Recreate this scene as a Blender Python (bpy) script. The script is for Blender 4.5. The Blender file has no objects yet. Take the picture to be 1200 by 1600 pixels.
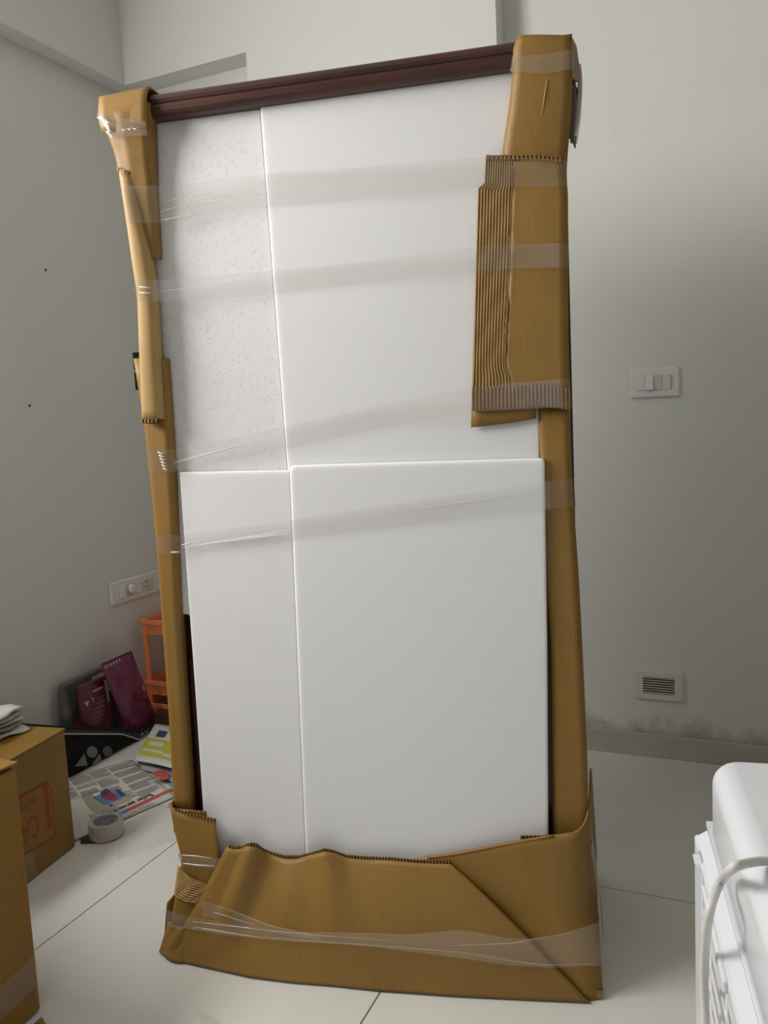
import bpy, bmesh, math, random
from mathutils import Vector, Matrix, Euler
random.seed(7)
S = bpy.context.scene
COL = S.collection
rnd = random.uniform

# ------------------------------------------------------------------ camera
PITCH, ROLL, YAW, FPX, CAMH = 0.1088504, 0.0494132, -0.422217, 1277.4, 1.16
FWD = Vector((math.sin(YAW) * math.cos(PITCH), math.cos(YAW) * math.cos(PITCH), -math.sin(PITCH)))
R0 = Vector((math.cos(YAW), -math.sin(YAW), 0.0))
U0 = R0.cross(FWD)
RGT = R0 * math.cos(ROLL) - U0 * math.sin(ROLL)
UPV = R0 * math.sin(ROLL) + U0 * math.cos(ROLL)
EYE = Vector((0, 0, CAMH))
cd = bpy.data.cameras.new('camera')
cam = bpy.data.objects.new('camera', cd)
COL.objects.link(cam)
m = Matrix.Identity(4)
for i in range(3):
    m[i][0], m[i][1], m[i][2], m[i][3] = RGT[i], UPV[i], -FWD[i], EYE[i]
cam.matrix_world = m
cd.sensor_fit = 'HORIZONTAL'
cd.sensor_width = 36.0
cd.lens = FPX / 1200 * 36.0
cd.clip_start = 0.02
S.camera = cam

# ------------------------------------------------------------------ light and exposure
S.view_settings.view_transform = 'Standard'
S.view_settings.look = 'None'
S.view_settings.exposure = 0.06
S.view_settings.gamma = 1.0
w = bpy.data.worlds.new('daylight')
S.world = w
w.use_nodes = True
w.node_tree.nodes['Background'].inputs[0].default_value = (0.80, 0.90, 1.0, 1)
w.node_tree.nodes['Background'].inputs[1].default_value = 0.4


def area(name, loc, target, sx, sy, power, colour):
    l = bpy.data.lights.new(name, 'AREA')
    l.shape = 'RECTANGLE'
    l.size, l.size_y, l.energy, l.color = sx, sy, power, colour
    o = bpy.data.objects.new(name, l)
    COL.objects.link(o)
    o.location = loc
    o.rotation_euler = (Vector(target) - Vector(loc)).to_track_quat('-Z', 'Y').to_euler()
    return o


# daylight entering by the window in the left wall plus a cool fill added behind the camera to light the cooler
area('window_daylight', (-2.27, 0.40, 2.08), (0.0, 0.85, 1.95), 1.2, 0.7, 61, (1.0, 0.97, 0.92))
area('rear_cool_fill', (0.70, -1.93, 1.35), (0.55, 1.0, 1.2), 1.5, 2.0, 4, (0.84, 0.91, 1.0))


# ------------------------------------------------------------------ pixel helpers (points on real planes)
def ray(x, y):
    return RGT * (x - 600) + UPV * (800 - y) + FWD * FPX


def at_z(x, y, z=0.0):
    d = ray(x, y)
    return EYE + d * ((z - CAMH) / d.z)


def at_x(x, y, X):
    d = ray(x, y)
    return EYE + d * (X / d.x)


def at_y(x, y, Y):
    d = ray(x, y)
    return EYE + d * (Y / d.y)


# ------------------------------------------------------------------ materials
def mat(name, col, rough=0.6, metal=0.0, spec=0.5, noise=0.0, nscale=20.0, bump=0.0, bscale=200.0, col2=None, coat=0.0):
    mt = bpy.data.materials.new(name)
    mt.use_nodes = True
    nt = mt.node_tree
    b = nt.nodes['Principled BSDF']
    b.inputs['Base Color'].default_value = (*col, 1)
    b.inputs['Roughness'].default_value = rough
    b.inputs['Metallic'].default_value = metal
    b.inputs['Specular IOR Level'].default_value = spec
    b.inputs['Coat Weight'].default_value = coat
    tc = nt.nodes.new('ShaderNodeTexCoord')
    if noise > 0 or col2:
        n = nt.nodes.new('ShaderNodeTexNoise')
        n.inputs['Scale'].default_value = nscale
        n.inputs['Detail'].default_value = 5
        nt.links.new(tc.outputs['Object'], n.inputs['Vector'])
        r = nt.nodes.new('ShaderNodeMapRange')
        r.inputs[1].default_value, r.inputs[2].default_value = 0.3, 0.7
        nt.links.new(n.outputs['Fac'], r.inputs[0])
        mx = nt.nodes.new('ShaderNodeMix')
        mx.data_type = 'RGBA'
        c2 = col2 or tuple(c * (1 - noise) for c in col)
        mx.inputs[6].default_value = (*col, 1)
        mx.inputs[7].default_value = (*c2, 1)
        nt.links.new(r.outputs[0], mx.inputs[0])
        nt.links.new(mx.outputs[2], b.inputs['Base Color'])
    if bump > 0:
        n2 = nt.nodes.new('ShaderNodeTexNoise')
        n2.inputs['Scale'].default_value = bscale
        n2.inputs['Detail'].default_value = 3
        nt.links.new(tc.outputs['Object'], n2.inputs['Vector'])
        bp = nt.nodes.new('ShaderNodeBump')
        bp.inputs['Strength'].default_value = bump
        bp.inputs['Distance'].default_value = 0.002 if bscale > 30 else 0.012
        nt.links.new(n2.outputs['Fac'], bp.inputs['Height'])
        nt.links.new(bp.outputs[0], b.inputs['Normal'])
    return mt


def cardboard(name, col, axis=0, lines=700.0):
    """kraft board: fine flute lines across one axis, fibre mottling"""
    mt = bpy.data.materials.new(name)
    mt.use_nodes = True
    nt = mt.node_tree
    b = nt.nodes['Principled BSDF']
    b.inputs['Roughness'].default_value = 0.55
    b.inputs['Specular IOR Level'].default_value = 0.5
    tc = nt.nodes.new('ShaderNodeTexCoord')
    mp = nt.nodes.new('ShaderNodeMapping')
    sc = [14.0, 14.0, 14.0]
    sc[axis] = lines
    mp.inputs['Scale'].default_value = sc
    nt.links.new(tc.outputs['Object'], mp.inputs['Vector'])
    n = nt.nodes.new('ShaderNodeTexNoise')
    n.inputs['Scale'].default_value = 1.0
    n.inputs['Detail'].default_value = 3
    nt.links.new(mp.outputs[0], n.inputs['Vector'])
    n2 = nt.nodes.new('ShaderNodeTexNoise')
    n2.inputs['Scale'].default_value = 9.0
    n2.inputs['Detail'].default_value = 4
    nt.links.new(tc.outputs['Object'], n2.inputs['Vector'])
    ad = nt.nodes.new('ShaderNodeMath')
    ad.operation = 'ADD'
    nt.links.new(n.outputs['Fac'], ad.inputs[0])
    nt.links.new(n2.outputs['Fac'], ad.inputs[1])
    r = nt.nodes.new('ShaderNodeMapRange')
    r.inputs[1].default_value, r.inputs[2].default_value = 0.65, 1.35
    nt.links.new(ad.outputs[0], r.inputs[0])
    mx = nt.nodes.new('ShaderNodeMix')
    mx.data_type = 'RGBA'
    mx.inputs[6].default_value = (*[c * 0.87 for c in col], 1)
    mx.inputs[7].default_value = (*[c * 1.10 for c in col], 1)
    nt.links.new(r.outputs[0], mx.inputs[0])
    nt.links.new(mx.outputs[2], b.inputs['Base Color'])
    bp = nt.nodes.new('ShaderNodeBump')
    bp.inputs['Strength'].default_value = 0.18
    bp.inputs['Distance'].default_value = 0.001
    nt.links.new(n.outputs['Fac'], bp.inputs['Height'])
    nt.links.new(bp.outputs[0], b.inputs['Normal'])
    return mt


def foam(name, pits):
    mt = bpy.data.materials.new(name)
    mt.use_nodes = True
    nt = mt.node_tree
    b = nt.nodes['Principled BSDF']
    b.inputs['Base Color'].default_value = (0.80, 0.80, 0.815, 1)
    b.inputs['Roughness'].default_value = 0.85
    b.inputs['Specular IOR Level'].default_value = 0.25
    b.inputs['Subsurface Weight'].default_value = 1.0
    b.inputs['Subsurface Radius'].default_value = (1, 1, 1)
    b.inputs['Subsurface Scale'].default_value = 0.015
    tc = nt.nodes.new('ShaderNodeTexCoord')
    mp = nt.nodes.new('ShaderNodeMapping')
    mp.inputs['Scale'].default_value = (6, 6, 260)
    nt.links.new(tc.outputs['Object'], mp.inputs['Vector'])
    n = nt.nodes.new('ShaderNodeTexNoise')
    n.inputs['Scale'].default_value = 1
    n.inputs['Detail'].default_value = 4
    nt.links.new(mp.outputs[0], n.inputs['Vector'])
    bp = nt.nodes.new('ShaderNodeBump')
    bp.inputs['Strength'].default_value = 0.32
    bp.inputs['Distance'].default_value = 0.001
    nt.links.new(n.outputs['Fac'], bp.inputs['Height'])
    last = bp
    if pits:
        v = nt.nodes.new('ShaderNodeTexVoronoi')
        v.inputs['Scale'].default_value = 135
        nt.links.new(tc.outputs['Object'], v.inputs['Vector'])
        wn = nt.nodes.new('ShaderNodeSeparateColor')
        nt.links.new(v.outputs['Color'], wn.inputs[0])
        gt = nt.nodes.new('ShaderNodeMath')
        gt.operation = 'GREATER_THAN'
        gt.inputs[1].default_value = 0.5
        nt.links.new(wn.outputs[0], gt.inputs[0])
        lt = nt.nodes.new('ShaderNodeMapRange')
        lt.inputs[1].default_value, lt.inputs[2].default_value = 0.12, 0.32
        lt.inputs[3].default_value, lt.inputs[4].default_value = 1.0, 0.0
        nt.links.new(v.outputs['Distance'], lt.inputs[0])
        mu = nt.nodes.new('ShaderNodeMath')
        mu.operation = 'MULTIPLY'
        nt.links.new(gt.outputs[0], mu.inputs[0])
        nt.links.new(lt.outputs[0], mu.inputs[1])
        b2 = nt.nodes.new('ShaderNodeBump')
        b2.invert = True
        b2.inputs['Strength'].default_value = 0.85
        b2.inputs['Distance'].default_value = 0.002
        nt.links.new(mu.outputs[0], b2.inputs['Height'])
        nt.links.new(bp.outputs[0], b2.inputs['Normal'])
        last = b2
    nt.links.new(last.outputs[0], b.inputs['Normal'])
    return mt


def clear_film(name, haze, tint=(0.987, 0.983, 0.978), rough=0.14, refl=0.06, white=(0.76, 0.74, 0.71)):
    """clear packing film: mostly transparent, a little milky, glossy; the white haze also paints in reflections"""
    mt = bpy.data.materials.new(name)
    mt.use_nodes = True
    nt = mt.node_tree
    nt.nodes.remove(nt.nodes['Principled BSDF'])
    out = [n for n in nt.nodes if n.type == 'OUTPUT_MATERIAL'][0]
    t = nt.nodes.new('ShaderNodeBsdfTransparent')
    t.inputs[0].default_value = (*tint, 1)
    d = nt.nodes.new('ShaderNodeBsdfDiffuse')
    d.inputs[0].default_value = (*white, 1)
    g = nt.nodes.new('ShaderNodeBsdfGlossy')
    g.inputs['Roughness'].default_value = rough
    m1 = nt.nodes.new('ShaderNodeMixShader')
    m1.inputs[0].default_value = haze
    nt.links.new(t.outputs[0], m1.inputs[1])
    nt.links.new(d.outputs[0], m1.inputs[2])
    lw = nt.nodes.new('ShaderNodeLayerWeight')      # same reflectance from both sides of the film
    lw.inputs[0].default_value = 0.5
    pw = nt.nodes.new('ShaderNodeMath')
    pw.operation = 'POWER'
    pw.inputs[1].default_value = 5.0
    nt.links.new(lw.outputs['Facing'], pw.inputs[0])
    f = nt.nodes.new('ShaderNodeMath')
    f.operation = 'MULTIPLY_ADD'
    f.inputs[1].default_value = 0.8
    f.inputs[2].default_value = refl
    nt.links.new(pw.outputs[0], f.inputs[0])
    m2 = nt.nodes.new('ShaderNodeMixShader')
    nt.links.new(f.outputs[0], m2.inputs[0])
    nt.links.new(m1.outputs[0], m2.inputs[1])
    nt.links.new(g.outputs[0], m2.inputs[2])
    nt.links.new(m2.outputs[0], out.inputs[0])
    return mt


def wall_paint(name, col, stain):
    mt = mat(name, col, 0.55, spec=0.3, noise=0.045, nscale=1.6, bump=0.10, bscale=35)
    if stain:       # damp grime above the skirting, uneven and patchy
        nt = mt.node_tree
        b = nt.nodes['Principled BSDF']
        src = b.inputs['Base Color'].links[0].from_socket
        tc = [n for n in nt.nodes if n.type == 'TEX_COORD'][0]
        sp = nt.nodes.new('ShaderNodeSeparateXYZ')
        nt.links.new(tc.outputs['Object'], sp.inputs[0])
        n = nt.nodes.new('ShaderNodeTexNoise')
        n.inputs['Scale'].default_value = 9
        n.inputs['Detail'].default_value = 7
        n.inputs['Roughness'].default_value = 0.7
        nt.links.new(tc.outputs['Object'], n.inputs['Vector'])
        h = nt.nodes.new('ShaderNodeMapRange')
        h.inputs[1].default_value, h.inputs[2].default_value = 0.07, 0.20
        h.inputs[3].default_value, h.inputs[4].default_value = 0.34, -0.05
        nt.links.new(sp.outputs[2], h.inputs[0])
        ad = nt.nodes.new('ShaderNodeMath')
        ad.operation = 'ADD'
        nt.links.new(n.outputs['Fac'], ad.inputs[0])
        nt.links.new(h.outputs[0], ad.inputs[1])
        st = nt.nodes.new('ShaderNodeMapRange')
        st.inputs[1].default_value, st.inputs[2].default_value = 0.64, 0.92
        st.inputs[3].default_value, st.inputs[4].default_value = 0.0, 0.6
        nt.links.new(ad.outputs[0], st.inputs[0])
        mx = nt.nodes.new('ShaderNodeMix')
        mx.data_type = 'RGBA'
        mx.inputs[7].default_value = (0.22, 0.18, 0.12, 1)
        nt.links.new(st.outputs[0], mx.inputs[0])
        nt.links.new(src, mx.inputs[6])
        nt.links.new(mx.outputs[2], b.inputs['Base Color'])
    return mt


def wood(name, a, bcol):
    mt = bpy.data.materials.new(name)
    mt.use_nodes = True
    nt = mt.node_tree
    b = nt.nodes['Principled BSDF']
    b.inputs['Roughness'].default_value = 0.42
    tc = nt.nodes.new('ShaderNodeTexCoord')
    mp = nt.nodes.new('ShaderNodeMapping')
    mp.inputs['Scale'].default_value = (3, 40, 60)
    nt.links.new(tc.outputs['Object'], mp.inputs['Vector'])
    n = nt.nodes.new('ShaderNodeTexNoise')
    n.inputs['Scale'].default_value = 1.3
    n.inputs['Detail'].default_value = 6
    n.inputs['Distortion'].default_value = 0.8
    nt.links.new(mp.outputs[0], n.inputs['Vector'])
    r = nt.nodes.new('ShaderNodeMapRange')
    r.inputs[1].default_value, r.inputs[2].default_value = 0.35, 0.68
    nt.links.new(n.outputs['Fac'], r.inputs[0])
    mx = nt.nodes.new('ShaderNodeMix')
    mx.data_type = 'RGBA'
    mx.inputs[6].default_value = (*a, 1)
    mx.inputs[7].default_value = (*bcol, 1)
    nt.links.new(r.outputs[0], mx.inputs[0])
    nt.links.new(mx.outputs[2], b.inputs['Base Color'])
    return mt


M = {
    'wall': wall_paint('wall_paint', (0.71, 0.716, 0.688), False),
    'wall_stain': wall_paint('wall_paint_stained', (0.71, 0.716, 0.688), True),
    'wall_far': mat('wall_taupe_low_bounce', (0.32, 0.29, 0.22), 0.7),  # darker tone made up for the unseen walls to cut bounced light
    'ceiling': mat('ceiling_paint', (0.80, 0.80, 0.78), 0.7),
    'tile': mat('floor_tile', (0.71, 0.705, 0.67), 0.22, spec=0.4, noise=0.05, nscale=3, bump=0.02, bscale=8),
    'grout': mat('grout', (0.09, 0.085, 0.08), 0.9),
    'skirt': mat('skirting_tile', (0.52, 0.50, 0.45), 0.4, noise=0.15, nscale=8),
    'card': cardboard('cardboard', (0.262, 0.141, 0.025)),
    'card_in': cardboard('cardboard_liner', (0.42, 0.265, 0.095)),
    'card_edge': cardboard('cardboard_edge', (0.25, 0.14, 0.05)),
    'card_dark': mat('cardboard_hollow_shade', (0.07, 0.038, 0.014), 0.9),
    'box': cardboard('box_cardboard', (0.25, 0.132, 0.020), 1, 300),
    'foam': foam('foam', False),
    'foam_pit': foam('foam_pitted', True),
    'film': clear_film('packing_tape', 0.05),
    'film2': clear_film('packing_tape_milky', 0.10),
    'pleat': clear_film('packing_tape_pleat_glint', 0.55, white=(0.95, 0.95, 0.94)),  # white haze painted in for the glints on crinkled tape
    'pleat_soft': clear_film('packing_tape_soft_pleat_glint', 0.22),  # weaker painted glint for the pleats on the base
    'film3': clear_film('plastic_film', 0.05, (0.965, 0.965, 0.955), 0.4, 0.01),
    'film_box': clear_film('packing_tape_dull', 0.12, (0.95, 0.93, 0.90), 0.3, 0.02),
    'crown': wood('crown_wood', (0.070, 0.018, 0.010), (0.022, 0.007, 0.005)),
    'body': wood('body_wood', (0.045, 0.014, 0.008), (0.02, 0.007, 0.005)),
    'black': mat('black_plastic', (0.012, 0.012, 0.013), 0.4),
    'glass_black': mat('black_glass', (0.006, 0.005, 0.006), 0.3),
    'white': mat('white_plastic', (0.74, 0.74, 0.72), 0.35),
    'cream': mat('cream_plastic', (0.70, 0.66, 0.56), 0.4),
    'white_dim': mat('white_plastic_grey', (0.60, 0.60, 0.57), 0.4),
    'cooler': mat('cooler_white', (0.68, 0.71, 0.75), 0.28),
    'cooler_slat': mat('cooler_slat', (0.74, 0.74, 0.73), 0.4),
    'matt_black': mat('matt_black', (0.008, 0.008, 0.008), 0.9, spec=0.1),
    'dark': mat('dark_cavity_shade', (0.02, 0.019, 0.024), 0.8),
    'scar': mat('board_scar', (0.16, 0.09, 0.03), 0.9),
    'dark_hole': mat('dark_hole', (0.04, 0.037, 0.033), 0.9),
    'cord': mat('cord_white', (0.66, 0.64, 0.63), 0.45),
    'orange': mat('orange_plastic', (0.80, 0.24, 0.10), 0.35),
    'bag': mat('bag_fabric', (0.007, 0.007, 0.008), 0.8, spec=0.25, bump=0.3, bscale=400),
    'bag_trim': mat('bag_trim', (0.024, 0.025, 0.031), 0.45),
    'silver': mat('silver_print', (0.42, 0.42, 0.42), 0.5),
    'logo': mat('logo_grey', (0.20, 0.20, 0.205), 0.5),
    'logo2': mat('logo_mauve', (0.115, 0.10, 0.105), 0.5),
    'paper': mat('newsprint', (0.63, 0.625, 0.59), 0.85, noise=0.06, nscale=14),
    'paper_grey': mat('newsprint_grey', (0.42, 0.43, 0.45), 0.85, noise=0.1, nscale=14),
    'ink_grey': mat('ink_grey', (0.33, 0.33, 0.31), 0.9),
    'ink': mat('ink_black', (0.035, 0.035, 0.035), 0.9),
    'ink_red': mat('ink_red', (0.50, 0.10, 0.075), 0.85),
    'ink_red2': mat('ink_dull_red', (0.42, 0.24, 0.21), 0.85),
    'ink_blue': mat('ink_blue', (0.12, 0.24, 0.52), 0.85, noise=0.3, nscale=60),
    'ink_navy': mat('ink_navy', (0.05, 0.08, 0.17), 0.85, noise=0.4, nscale=60),
    'ink_pink': mat('ink_pink', (0.50, 0.36, 0.33), 0.85),
    'ink_crimson': mat('ink_crimson', (0.42, 0.07, 0.11), 0.85, noise=0.5, nscale=70),
    'ink_olive': mat('ink_olive', (0.36, 0.36, 0.22), 0.85),
    'ink_yellow': mat('ink_yellow', (0.50, 0.47, 0.06), 0.85),
    'ink_cyan': mat('ink_cyan', (0.10, 0.42, 0.60), 0.85),
    'stamp': mat('stamp_red', (0.30, 0.055, 0.02), 0.8),
    'stamp_pale': mat('stamp_pale_red', (0.275, 0.135, 0.024), 0.8),
    'roll': mat('tape_roll_side', (0.46, 0.41, 0.35), 0.25, coat=0.5),
    'core': mat('tape_core_paper', (0.50, 0.47, 0.48), 0.7),
    'core_ink': mat('core_purple_ink', (0.13, 0.09, 0.18), 0.7),
    'foil': mat('grey_foil', (0.13, 0.12, 0.125), 0.3, metal=0.3, bump=0.5, bscale=18),
    'maroon': mat('maroon_film', (0.10, 0.008, 0.022), 0.28, bump=0.5, bscale=16, coat=0.3),
    'purple': mat('purple_film', (0.17, 0.018, 0.085), 0.26, bump=0.6, bscale=18, coat=0.4),
    'print': mat('pouch_print', (0.45, 0.33, 0.36), 0.5),
    'print_dim': mat('pouch_print_dim', (0.20, 0.07, 0.10), 0.5),
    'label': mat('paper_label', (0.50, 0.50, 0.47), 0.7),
    'diamond': mat('orange_red_print', (0.42, 0.06, 0.03), 0.4),
    'brown_dark': mat('dark_carton', (0.055, 0.03, 0.018), 0.6),
    'hazegrey': mat('grey_plastic_edge', (0.36, 0.34, 0.34), 0.25),
    'glass': None,
}


def win_glass():
    mt = bpy.data.materials.new('window_glass')
    mt.use_nodes = True
    nt = mt.node_tree
    nt.nodes.remove(nt.nodes['Principled BSDF'])
    out = [n for n in nt.nodes if n.type == 'OUTPUT_MATERIAL'][0]
    t = nt.nodes.new('ShaderNodeBsdfTransparent')
    nt.links.new(t.outputs[0], out.inputs[0])
    return mt


M['glass'] = win_glass()


# ------------------------------------------------------------------ object helpers
def link(name, me, m_, parent=None, smooth=False):
    o = bpy.data.objects.new(name, me)
    COL.objects.link(o)
    if m_ is not None and not me.materials:
        me.materials.append(m_)
    if smooth:
        for p in me.polygons:
            p.use_smooth = True
    if parent is not None:
        o.parent = parent
    return o


def mesh(name, vs, fs, m_, parent=None, smooth=False):
    me = bpy.data.meshes.new(name)
    me.from_pydata([tuple(v) for v in vs], [], fs)
    me.update()
    return link(name, me, m_, parent, smooth)


def thing(name, label, cat, loc=(0, 0, 0), rz=0.0, group=None):
    o = bpy.data.objects.new(name, None)
    o.empty_display_size = 0.05
    COL.objects.link(o)
    o.location = loc
    o.rotation_euler = (0, 0, rz)
    tag(o, label, cat, group)
    return o


def tag(o, label, cat, group=None):
    o['label'] = label
    o['category'] = cat
    if group:
        o['group'] = group
    return o


def struct(o):
    o['kind'] = 'structure'
    return o


def box_bm(bm, a, b):
    x0, y0, z0 = a
    x1, y1, z1 = b
    v = [bm.verts.new(p) for p in ((x0, y0, z0), (x1, y0, z0), (x1, y1, z0), (x0, y1, z0),
                                   (x0, y0, z1), (x1, y0, z1), (x1, y1, z1), (x0, y1, z1))]
    for f in ((0, 3, 2, 1), (4, 5, 6, 7), (0, 1, 5, 4), (1, 2, 6, 5), (2, 3, 7, 6), (3, 0, 4, 7)):
        bm.faces.new([v[i] for i in f])


def boxes(name, lst, m_, parent=None, bev=0.0, seg=2, smooth=False):
    bm = bmesh.new()
    for a, b in lst:
        box_bm(bm, a, b)
    if bev:
        bmesh.ops.bevel(bm, geom=bm.edges[:], offset=bev, segments=seg, affect='EDGES', profile=0.5)
    me = bpy.data.meshes.new(name)
    bm.to_mesh(me)
    bm.free()
    return link(name, me, m_, parent, smooth)


def prism(name, front, back, m_, parent=None, bev=0.0, seg=2, front_only=False):
    """closed solid between two matching outlines"""
    n = len(front)
    bm = bmesh.new()
    a = [bm.verts.new(p) for p in front]
    b = [bm.verts.new(p) for p in back]
    bm.faces.new(a)
    bm.faces.new(b[::-1])
    for i in range(n):
        j = (i + 1) % n
        bm.faces.new((a[j], a[i], b[i], b[j]))
    bmesh.ops.recalc_face_normals(bm, faces=bm.faces[:])
    if bev:
        fs_ = set(a)
        bmesh.ops.bevel(bm, geom=[e for e in bm.edges if not front_only or (e.verts[0] in fs_ and e.verts[1] in fs_)], offset=bev, segments=seg, affect='EDGES', profile=0.5)
    me = bpy.data.meshes.new(name)
    bm.to_mesh(me)
    bm.free()
    return link(name, me, m_, parent)


def resample(pts, n):
    pts = [Vector(p) for p in pts]
    L = [0.0]
    for a, b in zip(pts, pts[1:]):
        L.append(L[-1] + (b - a).length)
    out = []
    k = 0
    for i in range(n):
        t = L[-1] * i / (n - 1)
        while k < len(pts) - 2 and L[k + 1] < t:
            k += 1
        d = L[k + 1] - L[k]
        out.append(pts[k].lerp(pts[k + 1], 0 if d == 0 else min(1, (t - L[k]) / d)))
    return out


def coons(left, right, top, bottom, R, K):
    """rows top to bottom, columns left to right"""
    lf, rt = resample(left, R), resample(right, R)
    tp, bt = resample(top, K), resample(bottom, K)
    rows = []
    for i in range(R):
        t = i / (R - 1)
        row = []
        for j in range(K):
            s = j / (K - 1)
            p = lf[i] * (1 - s) + rt[i] * s + tp[j] * (1 - t) + bt[j] * t
            p -= tp[0] * (1 - s) * (1 - t) + tp[-1] * s * (1 - t) + bt[0] * (1 - s) * t + bt[-1] * s * t
            row.append(p)
        rows.append(row)
    return rows


def grid(name, rows, m_, parent=None, thick=0.0, smooth=True, offset=0.0):
    R, K = len(rows), len(rows[0])
    vs = [p for r in rows for p in r]
    fs = [(i * K + j, i * K + j + 1, (i + 1) * K + j + 1, (i + 1) * K + j) for i in range(R - 1) for j in range(K - 1)]
    o = mesh(name, vs, fs, m_, parent, smooth)
    if thick:
        md = o.modifiers.new('thickness', 'SOLIDIFY')
        md.thickness = thick
        md.offset = offset
        md.use_even_offset = False
    return o


def tube(name, pts, r, m_, parent=None, n=10, samples=0):
    pts = [Vector(p) for p in pts]
    if samples:
        # Catmull-Rom smoothing
        q = [pts[0] * 2 - pts[1]] + pts + [pts[-1] * 2 - pts[-2]]
        sm = []
        for i in range(1, len(q) - 2):
            for k in range(samples):
                t = k / samples
                a, b, c, d = q[i - 1], q[i], q[i + 1], q[i + 2]
                sm.append(0.5 * ((2 * b) + (c - a) * t + (2 * a - 5 * b + 4 * c - d) * t * t + (3 * b - a - 3 * c + d) * t ** 3))
        sm.append(pts[-1])
        pts = sm
    rad = r if isinstance(r, (list, tuple)) else [r] * len(pts)
    vs, fs = [], []
    nrm = None
    for i, p in enumerate(pts):
        d = (pts[min(i + 1, len(pts) - 1)] - pts[max(i - 1, 0)]).normalized()
        if nrm is None:
            nrm = d.orthogonal().normalized()
        nrm = (nrm - d * nrm.dot(d)).normalized()
        bi = d.cross(nrm)
        for k in range(n):
            a = 2 * math.pi * k / n
            vs.append(p + (nrm * math.cos(a) + bi * math.sin(a)) * rad[i])
    for i in range(len(pts) - 1):
        for k in range(n):
            fs.append((i * n + k, i * n + (k + 1) % n, (i + 1) * n + (k + 1) % n, (i + 1) * n + k))
    fs.append(tuple(range(n))[::-1])
    fs.append(tuple(range((len(pts) - 1) * n, len(pts) * n)))
    return mesh(name, vs, fs, m_, parent, True)


def lathe(name, prof, m_, parent=None, n=40, centre=(0, 0, 0), closed=True):
    vs, fs = [], []
    P = len(prof)
    for i in range(n):
        a = 2 * math.pi * i / n
        for r, z in prof:
            vs.append((centre[0] + r * math.cos(a), centre[1] + r * math.sin(a), centre[2] + z))
    for i in range(n):
        j = (i + 1) % n
        for k in range(P if closed else P - 1):
            l = (k + 1) % P
            fs.append((i * P + k, j * P + k, j * P + l, i * P + l))
    return mesh(name, vs, fs, m_, parent)


def text(name, s, m_, parent, origin, xdir, ydir, size, squash=1.0, bold=0.0):
    """flat lettering laid on a surface; origin is the start of the baseline"""
    c = bpy.data.curves.new(name, 'FONT')
    c.body = s
    c.size = size
    c.offset = bold
    tmp = bpy.data.objects.new(name, c)
    COL.objects.link(tmp)
    dg = bpy.context.evaluated_depsgraph_get()
    me = bpy.data.meshes.new_from_object(tmp.evaluated_get(dg))
    bpy.data.objects.remove(tmp)
    bpy.data.curves.remove(c)
    X, Y = Vector(xdir).normalized(), Vector(ydir).normalized()
    O_ = Vector(origin)
    for v in me.vertices:
        v.co = O_ + X * (v.co.x * squash) + Y * v.co.y
    me.materials.clear()
    me.update()
    return link(name, me, m_, parent)


def quads(name, lst, m_, parent=None):
    """several flat printed patches, each a list of 3D points"""
    vs, fs = [], []
    for q in lst:
        b = len(vs)
        vs += [Vector(p) for p in q]
        fs.append(tuple(range(b, b + len(q))))
    return mesh(name, vs, fs, m_, parent)


# ================================================================== THE ROOM
XL, YB, ZC = -2.29, 2.768, 3.0
XR, YF = 1.70, -2.0
COLY, COLX0, COLX1 = 2.669, -1.655, -0.728
BEAMX, BEAMZ = -2.213, 2.510
T = 0.12

# left wall with its window opening (out of frame, beside the camera)
WY0, WY1, WZ0, WZ1 = -0.25, 1.05, 1.50, 2.46
wl = struct(boxes('wall_left', [((XL - T, YF, -0.02), (XL, WY0, ZC)), ((XL - T, WY1, -0.02), (XL, YB + T, ZC)),
                                ((XL - T, WY0, -0.02), (XL, WY1, WZ0)), ((XL - T, WY0, WZ1), (XL, WY1, ZC))], M['wall']))
struct(boxes('wall_back', [((XL, YB, -0.02), (XR, YB + T, ZC))], M['wall_stain']))
struct(boxes('wall_right', [((XR, YF, -0.02), (XR + T, YB + T, ZC))], M['wall_far']))
struct(boxes('wall_front', [((XL - T, YF - T, -0.02), (-0.2, YF, ZC)), ((1.55, YF - T, -0.02), (XR + T, YF, ZC)),
                            ((-0.2, YF - T, 2.4), (1.55, YF, ZC))], M['wall_far']))
struct(boxes('ceiling', [((XL - T, YF - T, ZC), (XR + T, YB + T, ZC + 0.1))], M['ceiling']))
struct(boxes('trim_1', [((XL, YF, BEAMZ), (BEAMX, YB, ZC))], M['wall'], bev=0.003))            # beam along the left wall
struct(boxes('trim_2', [((BEAMX, COLY, BEAMZ), (COLX0, YB, ZC))], M['wall']))        # beam along the back wall
struct(boxes('trim_3', [((COLX0, COLY, 0.0), (COLX1, YB, ZC))], M['wall']))          # column
wf = struct(boxes('window_1', [((XL - 0.09, WY0, WZ0), (XL - 0.04, WY0 + 0.05, WZ1)), ((XL - 0.09, WY1 - 0.05, WZ0), (XL - 0.04, WY1, WZ1)),
                               ((XL - 0.09, WY0, WZ0), (XL - 0.04, WY1, WZ0 + 0.05)), ((XL - 0.09, WY0, WZ1 - 0.05), (XL - 0.04, WY1, WZ1)),
                               ((XL - 0.09, 0.375, WZ0), (XL - 0.04, 0.425, WZ1))], M['white']))
boxes('pane', [((XL - 0.07, WY0 + 0.05, WZ0 + 0.05), (XL - 0.064, WY1 - 0.05, WZ1 - 0.05))], M['glass'], wf)

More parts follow.
